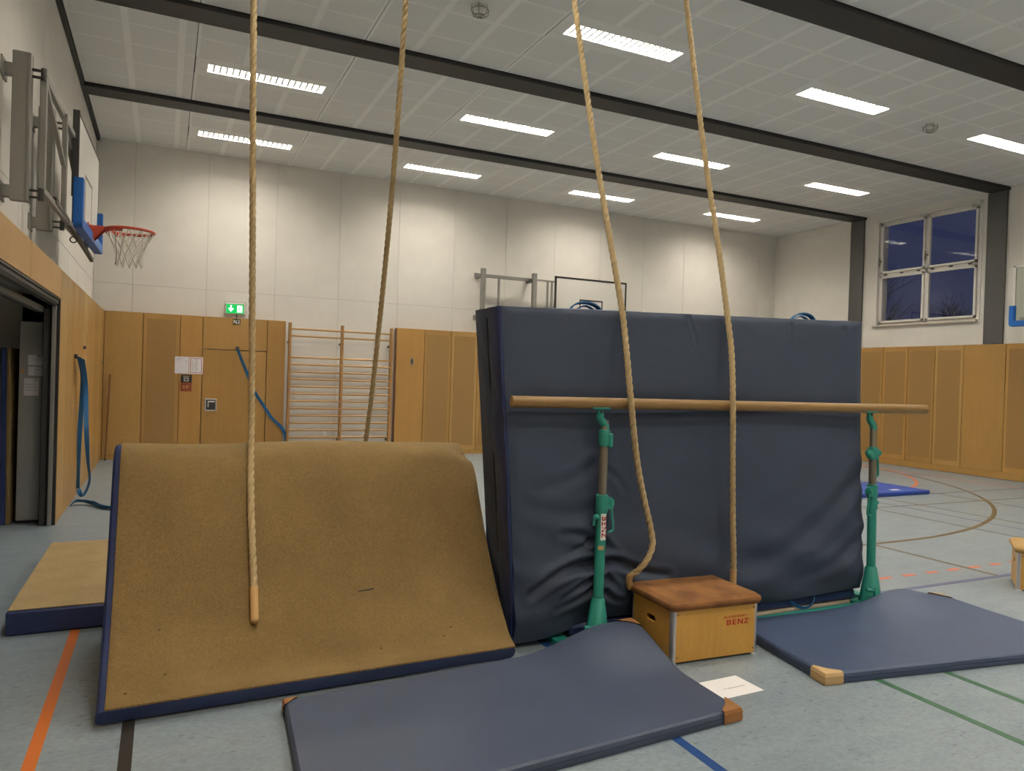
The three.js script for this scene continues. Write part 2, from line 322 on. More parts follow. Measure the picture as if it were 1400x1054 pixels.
// ================================================================== WALLS
const perfGeo = {};
function woodPanel(parent, x0, x1, y0, y1, perf, tone, plane) {
  // built in the plane z = 0 facing +z; plane(mesh) sets it onto its wall
  const w = x1 - x0, h = y1 - y0, k = w.toFixed(3) + '_' + h.toFixed(3);
  const g = (perfGeo['p' + k] ??= cbox(w - 0.010, h - 0.006, 0.02, 0.0025));
  const m = part('wood_panel', g, MAT.wood[tone % 4], parent);
  if (perf) { const f = part('perforated_field', (perfGeo['f' + k] ??= cbox(w - 0.115, h - 0.2, 0.004, 0.001)), MAT.woodPerf, m); f.position.set(0, 0.0, 0.0105); }
  plane(m, (x0 + x1) / 2, (y0 + y1) / 2); return m;
}
{ // ---- back wall
  const w = setting('wall_back', 'back wall, white panels above golden plywood cladding', 'wall');
  part('wall_core', lim(XL - 0.3, XR + 0.3, 0, 5.62, ZB - 0.3, ZB - 0.012), MAT.gap, w);
  const xs = [XL]; for (let k = 0; k < 20; k++) { const x = -0.53 + k * 1.167; if (x < XR - 0.3) xs.push(x); } xs.push(XR);
  for (let i = 0; i < xs.length - 1; i++) for (const [a, b] of [[0.0, 2.98], [2.98, CEIL + 0.2]]) part('wall_panel', lim(xs[i] + 0.002, xs[i + 1] - 0.002, a + 0.002, b - 0.002, ZB - 0.012, ZB, 0.002), MAT.white, w);
  const put = (m, x, y) => m.position.set(x, y, WB - 0.01);
  const left = [[-0.93, -0.348, 0], [-0.348, 0.231, 1], [0.231, 0.594, 0], [1.675, 2.0, 0]];
  left.forEach(([a, b, p], i) => woodPanel(w, a, b, 0.08, PAN, p, i, put));
  woodPanel(w, 0.594, 1.675, 1.925, PAN, 0, 1, put);
  let x = 4.10; for (let i = 0; x < WR - 0.1; i++) { const b = Math.min(x + M_ * (x > 12.5 ? 1 : 0.99), WR); woodPanel(w, x, b, 0.08, PAN, i % 4 !== 0, i + 2, put); x = b; }
  // carcass behind the cladding gives it its depth
  part('cladding_frame', join([lim(-0.93, 0.59, 0, PAN - 0.004, ZB + 0.001, WB - 0.022), lim(1.68, 1.996, 0, PAN - 0.004, ZB + 0.001, WB - 0.022), lim(0.595, 1.675, 1.93, PAN - 0.004, ZB + 0.001, WB - 0.022), lim(4.104, WR, 0, PAN - 0.004, ZB + 0.001, WB - 0.022)]), MAT.woodEdge, w);
  part('plinth', join([lim(-0.93, 0.59, 0, 0.08, WB - 0.022, WB - 0.004), lim(1.68, 2.0, 0, 0.08, WB - 0.022, WB - 0.004), lim(4.1, WR, 0, 0.08, WB - 0.022, WB - 0.004)]), MAT.wood[1], w);
}
{ // ---- door in the back wall
  const d = setting('door_1', 'plain plywood door below the green exit sign', 'door');
  part('door_leaf', lim(0.6, 1.669, 0.01, 1.917, WB - 0.05, WB - 0.002), MAT.wood[3], d);
  const h = part('flush_handle', join([lim(0.653, 0.851, 0.83, 0.85, WB - 0.002, WB + 0.008), lim(0.653, 0.851, 1.03, 1.05, WB - 0.002, WB + 0.008), lim(0.653, 0.675, 0.83, 1.05, WB - 0.002, WB + 0.008), lim(0.829, 0.851, 0.83, 1.05, WB - 0.002, WB + 0.008)]), MAT.alu, d, 'square grey flush handle plate');
  part('handle_recess', lim(0.675, 0.829, 0.85, 1.03, WB - 0.002, WB + 0.001), MAT.steelDark, h); part('ring_pull', join([lim(0.70, 0.815, 0.985, 1.01, WB + 0.001, WB + 0.009), lim(0.70, 0.72, 0.90, 1.0, WB + 0.001, WB + 0.006)]), MAT.alu, h);
  part('keyhole', new THREE.CylinderGeometry(0.008, 0.008, 0.006, 10).rotateX(Math.PI / 2).translate(0.71, 0.75, WB), MAT.black, d);
}
// ---- left wall with the equipment room opening
const GZ0 = -8.40, GZ1 = -4.2, GH = 2.21; // opening along z, and its height
{
  const w = setting('wall_left', 'left wall, white above golden plywood cladding', 'wall');
  const X0 = XL - 0.25;
  part('wall_core', join([lim(X0, XL - 0.012, 0, 5.62, ZB, -9.22), lim(X0, XL - 0.012, 0, 5.62, GZ1, ZF + 0.3), lim(X0, XL - 0.012, 2.3, 5.62, -9.22, GZ1)]), MAT.gap, w);
  const zs = []; for (let z = ZB; z < ZF; z += 1.165) zs.push(z); zs.push(ZF);
  for (let i = 0; i < zs.length - 1; i++) for (const [a, b] of [[PAN - 0.2, 2.98], [2.98, CEIL + 0.2]]) part('wall_panel', lim(XL - 0.012, XL, a + 0.002, b - 0.002, zs[i] + 0.002, zs[i + 1] - 0.002, 0.002), MAT.white, w);
  const put = (m, x, y) => { m.position.set(WL - 0.01, y, -x); m.rotation.y = Math.PI / 2; };
  let z = GZ0, i = 0; while (z > WB + 0.05) { const b = Math.max(z - M_ * 0.975, WB); woodPanel(w, -z, -b, 0.06, PAN, 0, i++, put); z = b; }
  for (const [a, b] of [[-8.40, -6.59], [-6.59, -4.2]]) woodPanel(w, -b, -a, GH, PAN, 0, 2, put);
  for (z = GZ1, i = 0; z < ZF; z += M_ * 2) woodPanel(w, -Math.min(z + M_ * 2, ZF), -z, 0.06, PAN, 0, i++, put);
  part('cladding_frame', join([lim(XL + 0.001, WL - 0.022, 0, PAN - 0.004, WB, -9.22), lim(-1.045, WL - 0.022, 0, PAN - 0.004, -9.22, GZ0 - 0.004), lim(XL + 0.001, WL - 0.022, 0, PAN - 0.004, GZ1 + 0.004, ZF), lim(XL + 0.001, WL - 0.022, GH + 0.02, PAN - 0.004, GZ0, GZ1)]), MAT.woodEdge, w);
  part('plinth', join([lim(WL - 0.022, WL - 0.004, 0, 0.06, WB, GZ0 - 0.004), lim(WL - 0.022, WL - 0.004, 0, 0.06, GZ1 + 0.004, ZF)]), MAT.wood[2], w);
  // equipment room behind
  part('storage_wall', join([lim(-5.0, -1.14, 0, 2.75, -9.42, -9.22), lim(-1.14, -1.05, 0, 2.45, -9.42, -9.22), lim(-5.0, X0, 0, 2.8, -3.0, -2.8), lim(-5.2, -5.0, 0, 2.75, -9.42, -2.8)]), MAT.white, w, 'plain walls of the equipment room');
  part('storage_ceiling', lim(-5.2, X0, 2.75, 2.95, -9.42, -2.8), MAT.white, w);
}
{ // ---- overhead door frame of the equipment room
  const d = setting('door_2', 'dark steel frame of the open equipment room door', 'door');
  part('lintel_rail', lim(WL - 0.1, WL - 0.012, GH - 0.07, GH - 0.005, GZ0 + 0.04, GZ1, 0.02), MAT.steelDark, d);
  part('door_leaf_edge', lim(WL - 0.19, WL - 0.125, GH - 0.15, GH - 0.085, GZ0 + 0.12, GZ1, 0.01), MAT.steelDark, d, 'lower edge of the raised door leaf'); part('jamb_lining', lim(-1.047, WL - 0.03, 0, GH, GZ0 - 0.003, GZ0 + 0.003, 0.001), MAT.black, d);
  part('guide_rail', lim(WL - 0.065, WL - 0.03, 0, GH - 0.07, GZ0 + 0.005, GZ0 + 0.06), MAT.steel, d); part('guide_rail', lim(WL - 0.135, WL - 0.09, 0, GH - 0.1, GZ0 - 0.09, GZ0 + 0.03), MAT.steelDark, d);
  part('rubber_seal', lim(WL - 0.028, WL - 0.001, 0, GH, GZ0 + 0.003, GZ0 + 0.024), MAT.black, d); part('rubber_seal', lim(WL - 0.02, WL - 0.001, GH - 0.02, GH - 0.001, GZ0, GZ1), MAT.black, d);
}
// ---- right wall with windows and columns
const WIN = [[-11.2, -9.0], [-8.12, -5.92]], WY0 = 2.98, WY1 = 5.215;
{
  const w = setting('wall_right', 'right wall, white above golden plywood cladding', 'wall');
  const x0 = XR, x1 = XR + 0.3, Z = [ZB - 0.3, WIN[0][0], WIN[0][1], WIN[1][0], WIN[1][1], ZF + 0.3];
  part('white_wall', join([lim(x0, x1, 0, WY0, Z[0], Z[5]), lim(x0, x1, WY1, 5.62, Z[0], Z[5]), lim(x0, x1, WY0, WY1, Z[0], Z[1]), lim(x0, x1, WY0, WY1, Z[2], Z[3]), lim(x0, x1, WY0, WY1, Z[4], Z[5])]), MAT.white, w);
  const put = (m, x, y) => { m.position.set(WR + 0.01, y, x); m.rotation.y = -Math.PI / 2; };
  const js = [-14.04, -13.46, -12.88, -12.29, -11.71, -11.54, -10.958, -10.372, -9.777, -9.193, -8.398, -7.81, -7.22, -6.63, -6.04, -5.45, -4.86, -4.27, -3.1, -1.9, -0.7, 0.5, 1.7, 2.9, 4.1, 5.3, ZF];
  for (let i = 0; i < js.length - 1; i++) woodPanel(w, js[i], js[i + 1], 0.13, PAN, i !== 9 && i !== 4 && js[i + 1] - js[i] < 0.7 ? 1 : 0, i, put);
  part('cladding_frame', lim(WR + 0.022, XR, 0, PAN - 0.004, WB, ZF), MAT.woodEdge, w); part('plinth', lim(WR + 0.003, WR + 0.022, 0.005, 0.13, WB, ZF), MAT.wood[1], w);
}
beams.forEach(([a, b], i) => { const c = setting('trim_' + (i + 11), 'dark grey steel column between the right wall windows', 'column'); part('column_face', lim(XR - 0.045, XR - 0.001, PAN + 0.002, CEIL - 0.055, a - 0.03, b - 0.03, 0.004), MAT.column, c); });
{ const w = setting('wall_front', 'plain white wall at the near end of the hall', 'wall'); part('white_wall', lim(XL - 0.3, XR + 0.3, 0, 5.62, ZF, ZF + 0.3), MAT.white, w); part('wood_cladding', lim(WL, WR, 0, PAN, ZF - 0.15, ZF), MAT.wood[0], w); }
WIN.forEach(([za, zb], i) => {
  const o = setting('window_' + (i + 1), 'four pane white framed window showing the evening sky', 'window');
  const X = XR + 0.045, zm = (za + zb) / 2, ym = 4.07, f = 0.047;
  part('window_frame', join([lim(X, X + 0.07, WY0, WY0 + f, za, zb), lim(X, X + 0.07, WY1 - f, WY1, za, zb), lim(X, X + 0.07, WY0, WY1, za, za + f), lim(X, X + 0.07, WY0, WY1, zb - f, zb), lim(X, X + 0.07, WY0, WY1, zm - 0.03, zm + 0.03), lim(X, X + 0.07, ym - 0.03, ym + 0.03, za, zb)]), MAT.frameWhite, o);
  part('window_reveal', join([lim(XR - 0.012, XR + 0.012, WY0 - 0.05, WY1 + 0.04, za - 0.06, za - 0.0), lim(XR - 0.012, XR + 0.012, WY0 - 0.05, WY1 + 0.04, zb, zb + 0.06), lim(XR - 0.012, XR + 0.012, WY1, WY1 + 0.06, za - 0.06, zb + 0.06)]), MAT.frameWhite, o);
  part('window_sill', lim(XR - 0.06, XR + 0.1, WY0 - 0.04, WY0, za - 0.07, zb + 0.03, 0.008), mat(lin(0.55, 0.50, 0.42), { roughness: 0.6 }), o);
  for (const [a, b] of [[za + f, zm - 0.03], [zm + 0.03, zb - f]]) for (const [c, d] of [[WY0 + f, ym - 0.03], [ym + 0.03, WY1 - f]]) {
    const s = part('sash', join([lim(X - 0.03, X + 0.03, c, c + f, a, b), lim(X - 0.03, X + 0.03, d - f, d, a, b), lim(X - 0.03, X + 0.03, c, d, a, a + f), lim(X - 0.03, X + 0.03, c, d, b - f, b)]), MAT.frameWhite, o);
    part('glass_pane', new THREE.PlaneGeometry(b - a - 2 * f, d - c - 2 * f).rotateY(-Math.PI / 2).translate(X, (c + d) / 2, (a + b) / 2), MAT.glass, s);
    if (d > ym + 0.5) { // tilt opener on the upper sashes
      part('opener_arm', join([lim(X - 0.06, X - 0.032, d + 0.0, d + 0.035, a + 0.25, b - 0.12), lim(X - 0.10, X - 0.06, d + 0.035, d + 0.055, a + 0.5, b - 0.05), bar(V(X - 0.08, d + 0.02, a + 0.5), V(X - 0.08, d - 0.03, a + 0.45), 0.014), bar(V(X - 0.08, d + 0.045, b - 0.05), V(X - 0.08, d - 0.01, b - 0.05), 0.012)]), MAT.frameWhite, o, 'tilt opener above the sash');
      part('handle', join([lim(X - 0.045, X - 0.03, ym + 0.2, ym + 0.38, a - 0.045, a - 0.02), lim(X - 0.075, X - 0.06, ym + 0.18, ym + 0.31, a - 0.04, a - 0.02), lim(X - 0.07, X - 0.035, ym + 0.28, ym + 0.31, a - 0.045, a + 0.03)]), MAT.steel, o);
      for (const q of [0.12, 0.5, 0.88]) part('hinge', lim(X - 0.045, X - 0.02, ym - 0.012, ym + 0.012, a + (b - a) * q - 0.035, a + (b - a) * q + 0.035), MAT.steelDark, o);
    }
  }
});

// ================================================================== LAMPS
{
  const housing = (() => { const t = 0.006, h = 0.095; return join([lim(0, LL, h, h + t, -LW / 2, LW / 2, 0.001), lim(0, t, 0, h, -LW / 2, LW / 2, 0.001), lim(LL - t, LL, 0, h, -LW / 2, LW / 2, 0.001), lim(0, LL, 0, h, -LW / 2, -LW / 2 + t, 0.001), lim(0, LL, 0, h, LW / 2 - t, LW / 2, 0.001)]); })();
  const flange = (() => { const e = 0.018; return join([lim(-e, LL + e, -0.004, -0.0005, -LW / 2 - e, -LW / 2 + 0.006, 0.001), lim(-e, LL + e, -0.004, -0.0005, LW / 2 - 0.006, LW / 2 + e, 0.001), lim(-e, 0.006, -0.004, -0.0005, -LW / 2, LW / 2, 0.001), lim(LL - 0.006, LL + e, -0.004, -0.0005, -LW / 2, LW / 2, 0.001)]); })();
  const glow = lim(0.02, LL - 0.02, 0.084, 0.094, -LW / 2 + 0.015, LW / 2 - 0.015, 0.001);
  const NB = 18, blade = cbox(0.031, 0.022, LW - 0.016, 0.004), spine = lim(0.008, LL - 0.008, 0.006, 0.036, -0.003, 0.003, 0.0008);
  const rows = ['first bay off the back wall', 'second bay off the back wall', 'third bay off the back wall', 'fourth bay off the back wall', 'fifth bay off the back wall', 'sixth bay off the back wall', 'bay along the near end wall'];
  const cols = ['next to the hoop wall', 'second from the hoop wall', 'third from the hoop wall', 'next to the window wall'];
  LAMPZ.forEach((z, j) => LAMPX.forEach((x, i) => {
    const o = thing('ceiling_lamp', `strip light in the ${rows[j]}, ${cols[i]}`, 'ceiling lamp', [x, CEIL, z], 0, 'recessed ceiling lamps');
    part('housing', housing, MAT.lampWhite, o); part('flange', flange, MAT.lampWhite, o); part('light_panel', glow, MAT.lampGlow, o);
    const sp = part('louvre_spine', spine, MAT.lampWhite, o);
    for (let k = 0; k < NB; k++) { const b = part('louvre_blade', blade, MAT.lampWhite, o); b.position.set((k + 1) * LL / (NB + 1), 0.018, 0); }
    const L = new THREE.RectAreaLight(LAMP_COLOR, LAMP_NITS, LL - 0.06, LW - 0.05); L.position.set(LL / 2, 0.082, 0); L.rotation.x = -Math.PI / 2; o.add(L);
  }));
}
// detectors with wire guard
for (const [x, z, l] of [[2.85, -7.10, 'caged ceiling detector between the ropes and the dark beam'], [9.85, -7.09, 'caged ceiling detector between two strip lights']]) {
  const o = thing('ceiling_detector', l, 'detector', [x, CEIL, z], 0);
  part('detector_body', new THREE.LatheGeometry([[0, 0], [0.055, 0], [0.055, -0.02], [0.04, -0.045], [0.02, -0.055], [0, -0.056]].map(p => new THREE.Vector2(...p)), 20), MAT.frameWhite, o);
  const wires = []; for (let k = 0; k < 6; k++) { const a = k * Math.PI / 3, c = Math.cos(a), s = Math.sin(a); wires.push(tube([V(c * 0.09, 0, s * 0.09), V(c * 0.09, -0.07, s * 0.09), V(c * 0.05, -0.1, s * 0.05), V(0, -0.105, 0)], 0.004, 10, 5)); }
  wires.push(new THREE.TorusGeometry(0.09, 0.004, 5, 24).rotateX(Math.PI / 2).translate(0, -0.04, 0), new THREE.TorusGeometry(0.055, 0.004, 5, 20).rotateX(Math.PI / 2).translate(0, -0.095, 0));
  part('wire_guard', join(wires), MAT.steel, o);
}

// ================================================================== BIG SOFT MAT
{
  const o = thing('soft_landing_mat', 'huge slate blue soft mat standing upright behind the wooden bar', 'mat', [0, 0, 0]);
  const BL = V(1.865, 0.03, -3.775), BR = V(4.66, 0.115, -3.755), TL = V(1.712, 1.980, -3.80), TR = V(4.615, 2.067, -3.805);
  const NX = 260, NY = 190;
  // creases: points on the face (from pixels, at the face's depth), depth in metres, width
  const cz = -3.70, P = (x, y) => { const p = onZ(x, y, cz); return [p.x, p.y]; };
  const creases = [
    [[P(816, 741), P(800, 734), P(775, 733)], 0.022, 0.022], [[P(816, 742), P(800, 752), P(788, 758)], 0.016, 0.016],
    [[P(822, 772), P(790, 779), P(760, 795), P(735, 818)], 0.05, 0.026], [[P(820, 792), P(800, 806), P(775, 826)], 0.034, 0.02], [[P(818, 806), P(796, 824), P(770, 838)], 0.03, 0.02],
    [[P(818, 640), P(780, 662), P(740, 672)], 0.012, 0.035], [[P(820, 700), P(770, 706), P(715, 690)], 0.012, 0.04],
    [[P(832, 642), P(852, 656), P(862, 672)], 0.012, 0.02], [[P(832, 742), P(842, 752), P(850, 758)], 0.022, 0.018], [[P(830, 772), P(850, 772), P(885, 785), P(920, 790)], 0.045, 0.024],
    [[P(832, 790), P(845, 800), P(856, 812)], 0.03, 0.016], [[P(832, 812), P(845, 822), P(858, 826)], 0.026, 0.016],
    [[P(1184, 655), P(1130, 715), P(1060, 765), P(960, 790)], 0.022, 0.06], [[P(1186, 735), P(1150, 770), P(1090, 800)], 0.018, 0.04], [[P(700, 760), P(720, 770), P(760, 772)], 0.012, 0.05],
    [[P(955, 432), P(960, 452), P(964, 472)], 0.010, 0.010], [[P(949, 432), P(956, 445)], 0.007, 0.007], [[P(790, 432), P(782, 450)], 0.006, 0.012], [[P(1098, 442), P(1096, 470)], 0.006, 0.014], [[P(1170, 450), P(1155, 470)], 0.007, 0.02],
  ].map(([pts, a, w]) => {
    const poly = new THREE.CatmullRomCurve3(pts.map(p => V(p[0], p[1], 0))).getPoints(14); return { poly, a, w };
  });
  const pos = [], uv = [], idx = [];
  const face = (u, v) => {
    const b = BL.clone().lerp(BR, u), t = TL.clone().lerp(TR, u), p = b.lerp(t, v);
    // lower edge: hangs to the floor at the free end, lifted where it rests on the flat mat
    const e = Math.min(u, 1 - u, v, 1 - v);
    let d = 0.024 * Math.pow(Math.sin(Math.PI * Math.min(1, Math.max(0, u))) * Math.sin(Math.PI * v), 0.45);
    d -= 0.05 * step(0.10, 0.0, v) * (0.5 + 0.5 * step(0.6, 0, u)); d -= 0.006 * step(0.02, 0, e);
    p.y += 0.075 * step(0.02, 0.25, u) * step(0.5, 0, v) * step(0.75, 0.3, u) ;
    // pressed in by the bar
    const bd = (p.y - 1.44) / 0.06; const inner = step(0, 0.06, u) * step(1, 0.94, u); d -= inner * 0.012 * Math.exp(-bd * bd); d += inner * 0.004 * Math.exp(-Math.pow((p.y - 1.345) / 0.06, 2)) * (0.8 + 0.4 * Math.sin(p.x * 9) * Math.sin(p.x * 4.1 + 1));
    // slow waves
    d += 0.008 * Math.sin(p.x * 3.1 + p.y * 2.3) + 0.006 * Math.sin(p.x * 7.3 - p.y * 4.7 + 1) * step(1.0, 0.2, p.y) + 0.004 * (fbm(p.x * 3, p.y * 3, 64, 64, 5, 3) - 0.5);
    const low = step(1.0, 0.25, p.y); d += low * 0.012 * Math.sin((p.x * 0.9 + p.y * 2.4) * 7);
    for (const c of creases) {
      let best = 9, sgn = 1, along = 0; const q = c.poly, n = q.length - 1;
      for (let i = 0; i < n; i++) {
        const ax = q[i].x, ay = q[i].y, bx = q[i + 1].x - ax, by = q[i + 1].y - ay, l = bx * bx + by * by, tt = Math.min(1, Math.max(0, ((p.x - ax) * bx + (p.y - ay) * by) / l));
        const dx = p.x - ax - bx * tt, dy = p.y - ay - by * tt, dd = Math.hypot(dx, dy); if (dd < best) { best = dd; sgn = bx * dy - by * dx > 0 ? 1 : -1; along = (i + tt) / n; }
      }
      if (best < c.w * 5) { const fade = 1 - 0.75 * along, s = best * sgn / c.w; d += c.a * fade * (-Math.exp(-s * s) + 0.55 * Math.exp(-Math.pow(Math.abs(s) - 2, 2))); }
    }
    p.z += d; return p;
  };
  for (let j = 0; j <= NY; j++) for (let i = 0; i <= NX; i++) { const p = face(i / NX, j / NY); pos.push(p.x, p.y, p.z); uv.push(i / NX * 3, j / NY * 2); }
  for (let j = 0; j < NY; j++) for (let i = 0; i < NX; i++) { const a = j * (NX + 1) + i; idx.push(a, a + 1, a + NX + 2, a, a + NX + 2, a + NX + 1); }
  const g = new THREE.BufferGeometry(); g.setAttribute('position', new THREE.Float32BufferAttribute(pos, 3)); g.setAttribute('uv', new THREE.Float32BufferAttribute(uv, 2)); g.setIndex(idx); g.computeVertexNormals();
  part('front_cover', g, MAT.slateFace, o, 'slate blue front of the cover with folds');
  // side band: runs round the four edges from front to back; wrinkled
  const ring = []; const NR = 4 * 60;
  for (let k = 0; k <= NR; k++) { const s = k / NR * 4, e = Math.floor(s) % 4, f = s - Math.floor(s); ring.push(e === 0 ? face(0, 1 - f) : e === 1 ? face(f, 0) : e === 2 ? face(1, f) : face(1 - f, 1)); }
  const th = 0.38, sp = [], si = [], se = [], su = [], ND = 16, cen = V(3.24, 1.03, 0);
  for (let k = 0; k <= NR; k++) for (let j = 0; j <= ND; j++) {
    const t = j / ND, p = ring[k].clone(), out = p.clone().sub(cen).setZ(0); const e = Math.floor(k / NR * 4) % 4; const nrm = [V(-1, 0, 0), V(0, -1, 0), V(1, 0, 0), V(0, 1, 0)][e];
    const wr = 0.014 * (fbm(k * 0.16 + t * 2.2, t * 3 + k * 0.12, 512, 512, 15, 3) - 0.45) * Math.sin(Math.PI * t) * 2 - 0.008 * Math.exp(-Math.pow((t - 0.52) / 0.05, 2));
    p.z -= th * t; p.addScaledVector(nrm, (e === 1 ? 0 : 0.012 * Math.sin(Math.PI * t) + wr)); sp.push(p.x, p.y, p.z); su.push(k * 0.04, t * th);
    if (k < NR && j < ND) { const a = k * (ND + 1) + j; (j < 5 ? se : si).push(a, a + 1, a + ND + 2, a, a + ND + 2, a + ND + 1); }
  }
  const sideGeo = ix => { const q = new THREE.BufferGeometry(); q.setAttribute('position', new THREE.Float32BufferAttribute(sp, 3)); q.setAttribute('uv', new THREE.Float32BufferAttribute(su, 2)); q.setIndex([...si, ...se]); q.computeVertexNormals(); q.setIndex(ix); return q.toNonIndexed(); };
  const smt = MAT.slateFace.clone(); smt.side = THREE.DoubleSide; part('side_cover', sideGeo(si), smt, o, 'wrinkled side of the cover with a zip seam');
  const emt = MAT.navy.clone(); emt.side = THREE.DoubleSide; part('edge_band', sideGeo(se), emt, o, 'navy blue band along the front edge of the side');
  // back
  const bp = [], bi2 = []; for (let j = 0; j <= 20; j++) for (let i = 0; i <= 30; i++) { const p = BL.clone().lerp(BR, i / 30).lerp(TL.clone().lerp(TR, i / 30), j / 20); p.z -= th + 0.0; bp.push(p.x, p.y, p.z); if (i < 30 && j < 20) { const a = j * 31 + i; bi2.push(a, a + 32, a + 1, a, a + 31, a + 32); } }
  const bg = new THREE.BufferGeometry(); bg.setAttribute('position', new THREE.Float32BufferAttribute(bp, 3)); bg.setIndex(bi2); bg.computeVertexNormals(); part('back_cover', muv(bg), MAT.navy, o);
  // piping along the front edge of the free end
  part('edge_piping', tube([0, .15, .3, .5, .7, .85, 1].map(v => face(0, v).add(V(-0.008, 0, -0.012))), 0.013, 60, 8), MAT.navy, o, 'bright navy piping down the front edge');
  part('zip_seam', tube([0.02, .2, .4, .6, .8, .97].map(v => face(0, v).add(V(-0.006, 0, -th * 0.52))), 0.004, 40, 6), MAT.black, o);
  // carrying handles on top
  for (const [xa, xb, px0, px1] of [[775, 823, 0, 0], [1079, 1114, 0, 0]]) {
    const a = onZ(xa, 424 + (xa - 775) * 0.045, -3.95), b = onZ(xb, 424 + (xb - 775) * 0.045, -3.95), y = Math.min(a.y, b.y) - 0.015, w = b.x - a.x;
    const h = part('carrying_handle', join([ribbon([V(a.x, y, -3.95), V(a.x + w * 0.16, y + 0.045, -3.945), V(a.x + w * 0.32, y + 0.064, -3.94), V(a.x + w * 0.62, y + 0.066, -3.94), V(a.x + w * 0.86, y + 0.045, -3.945), V(b.x, y + 0.005, -3.95)], 0.034, 0.009, V(0, 0.22, 1)), ribbon([V(a.x + w * 0.1, y, -3.975), V(a.x + w * 0.35, y + 0.03, -3.985), V(a.x + w * 0.6, y + 0.055, -3.985), V(b.x - w * 0.02, y + 0.01, -3.975)], 0.02, 0.006, V(0, 0.35, 1))]), MAT.blueStrap, o, 'blue webbing carrying handle');
  }
}
// flat blue mat the big one stands on
{
  const o = thing('base_mat', 'flat royal blue mat lying under the upright soft mat', 'mat', [0, 0, 0]);
  part('vinyl_cover', lim(2.24, 4.66, 0.022, 0.105, -4.2, -3.81, 0.02), MAT.navy, o);
  part('felt_base', lim(2.25, 4.65, 0.002, 0.022, -4.19, -3.80, 0.003), mat(lin(0.42, 0.36, 0.27), { roughness: 0.95 }), o, 'beige base layer');
  for (const x of [2.75, 4.13]) part('carrying_loop', join([ribbon([V(x - 0.13, 0.075, -3.808), V(x - 0.07, 0.035, -3.785), V(x, 0.024, -3.78), V(x + 0.07, 0.05, -3.785), V(x + 0.1, 0.085, -3.808)], 0.022, 0.004, V(0, 1, 0.4))]), MAT.blueStrap, o, 'bright blue webbing loop');
}

// ================================================================== FELT MAT DRAPED INTO A RAMP
const rampProfile = new THREE.CatmullRomCurve3([V(0, 0.080, -3.600), V(0, 0.115, -3.675), V(0, 0.20, -3.775), V(0, 0.345, -3.915), V(0, 0.545, -4.075), V(0, 0.80, -4.235), V(0, 0.99, -4.345), V(0, 1.10, -4.44), V(0, 1.14, -4.57), V(0, 1.11, -4.71), V(0, 0.98, -4.80), V(0, 0.7, -4.85), V(0, 0.35, -4.88), V(0, 0.06, -4.90)]);
function rampPoint(s, x, off) { // s along the profile, x across, off = distance below the felt face
  const p = rampProfile.getPoint(s), t = rampProfile.getTangent(s), n = V(0, -t.z, t.y); if (n.z < 0 && s < 0.2) n.negate();
  const u = (x + 0.22) / 2.04;
  const wave = 0.018 * (fbm(u * 4 + 3, s * 7, 64, 64, 33, 3) - 0.5) + 0.006 * Math.sin(u * 9 + s * 14);
  const q = p.clone().addScaledVector(n, -off + wave * step(0, 0.1, s) * 1.0);
  q.x = x + 0.0; q.z -= 0.07 * (u - 0.1) * step(0.5, 0, s);                           // the lower edge runs slightly askew
  const corner = step(0.86, 1.0, u) * Math.exp(-Math.pow((s - 0.56) / 0.09, 2)); q.y -= 0.075 * corner * corner;
  return q;
}
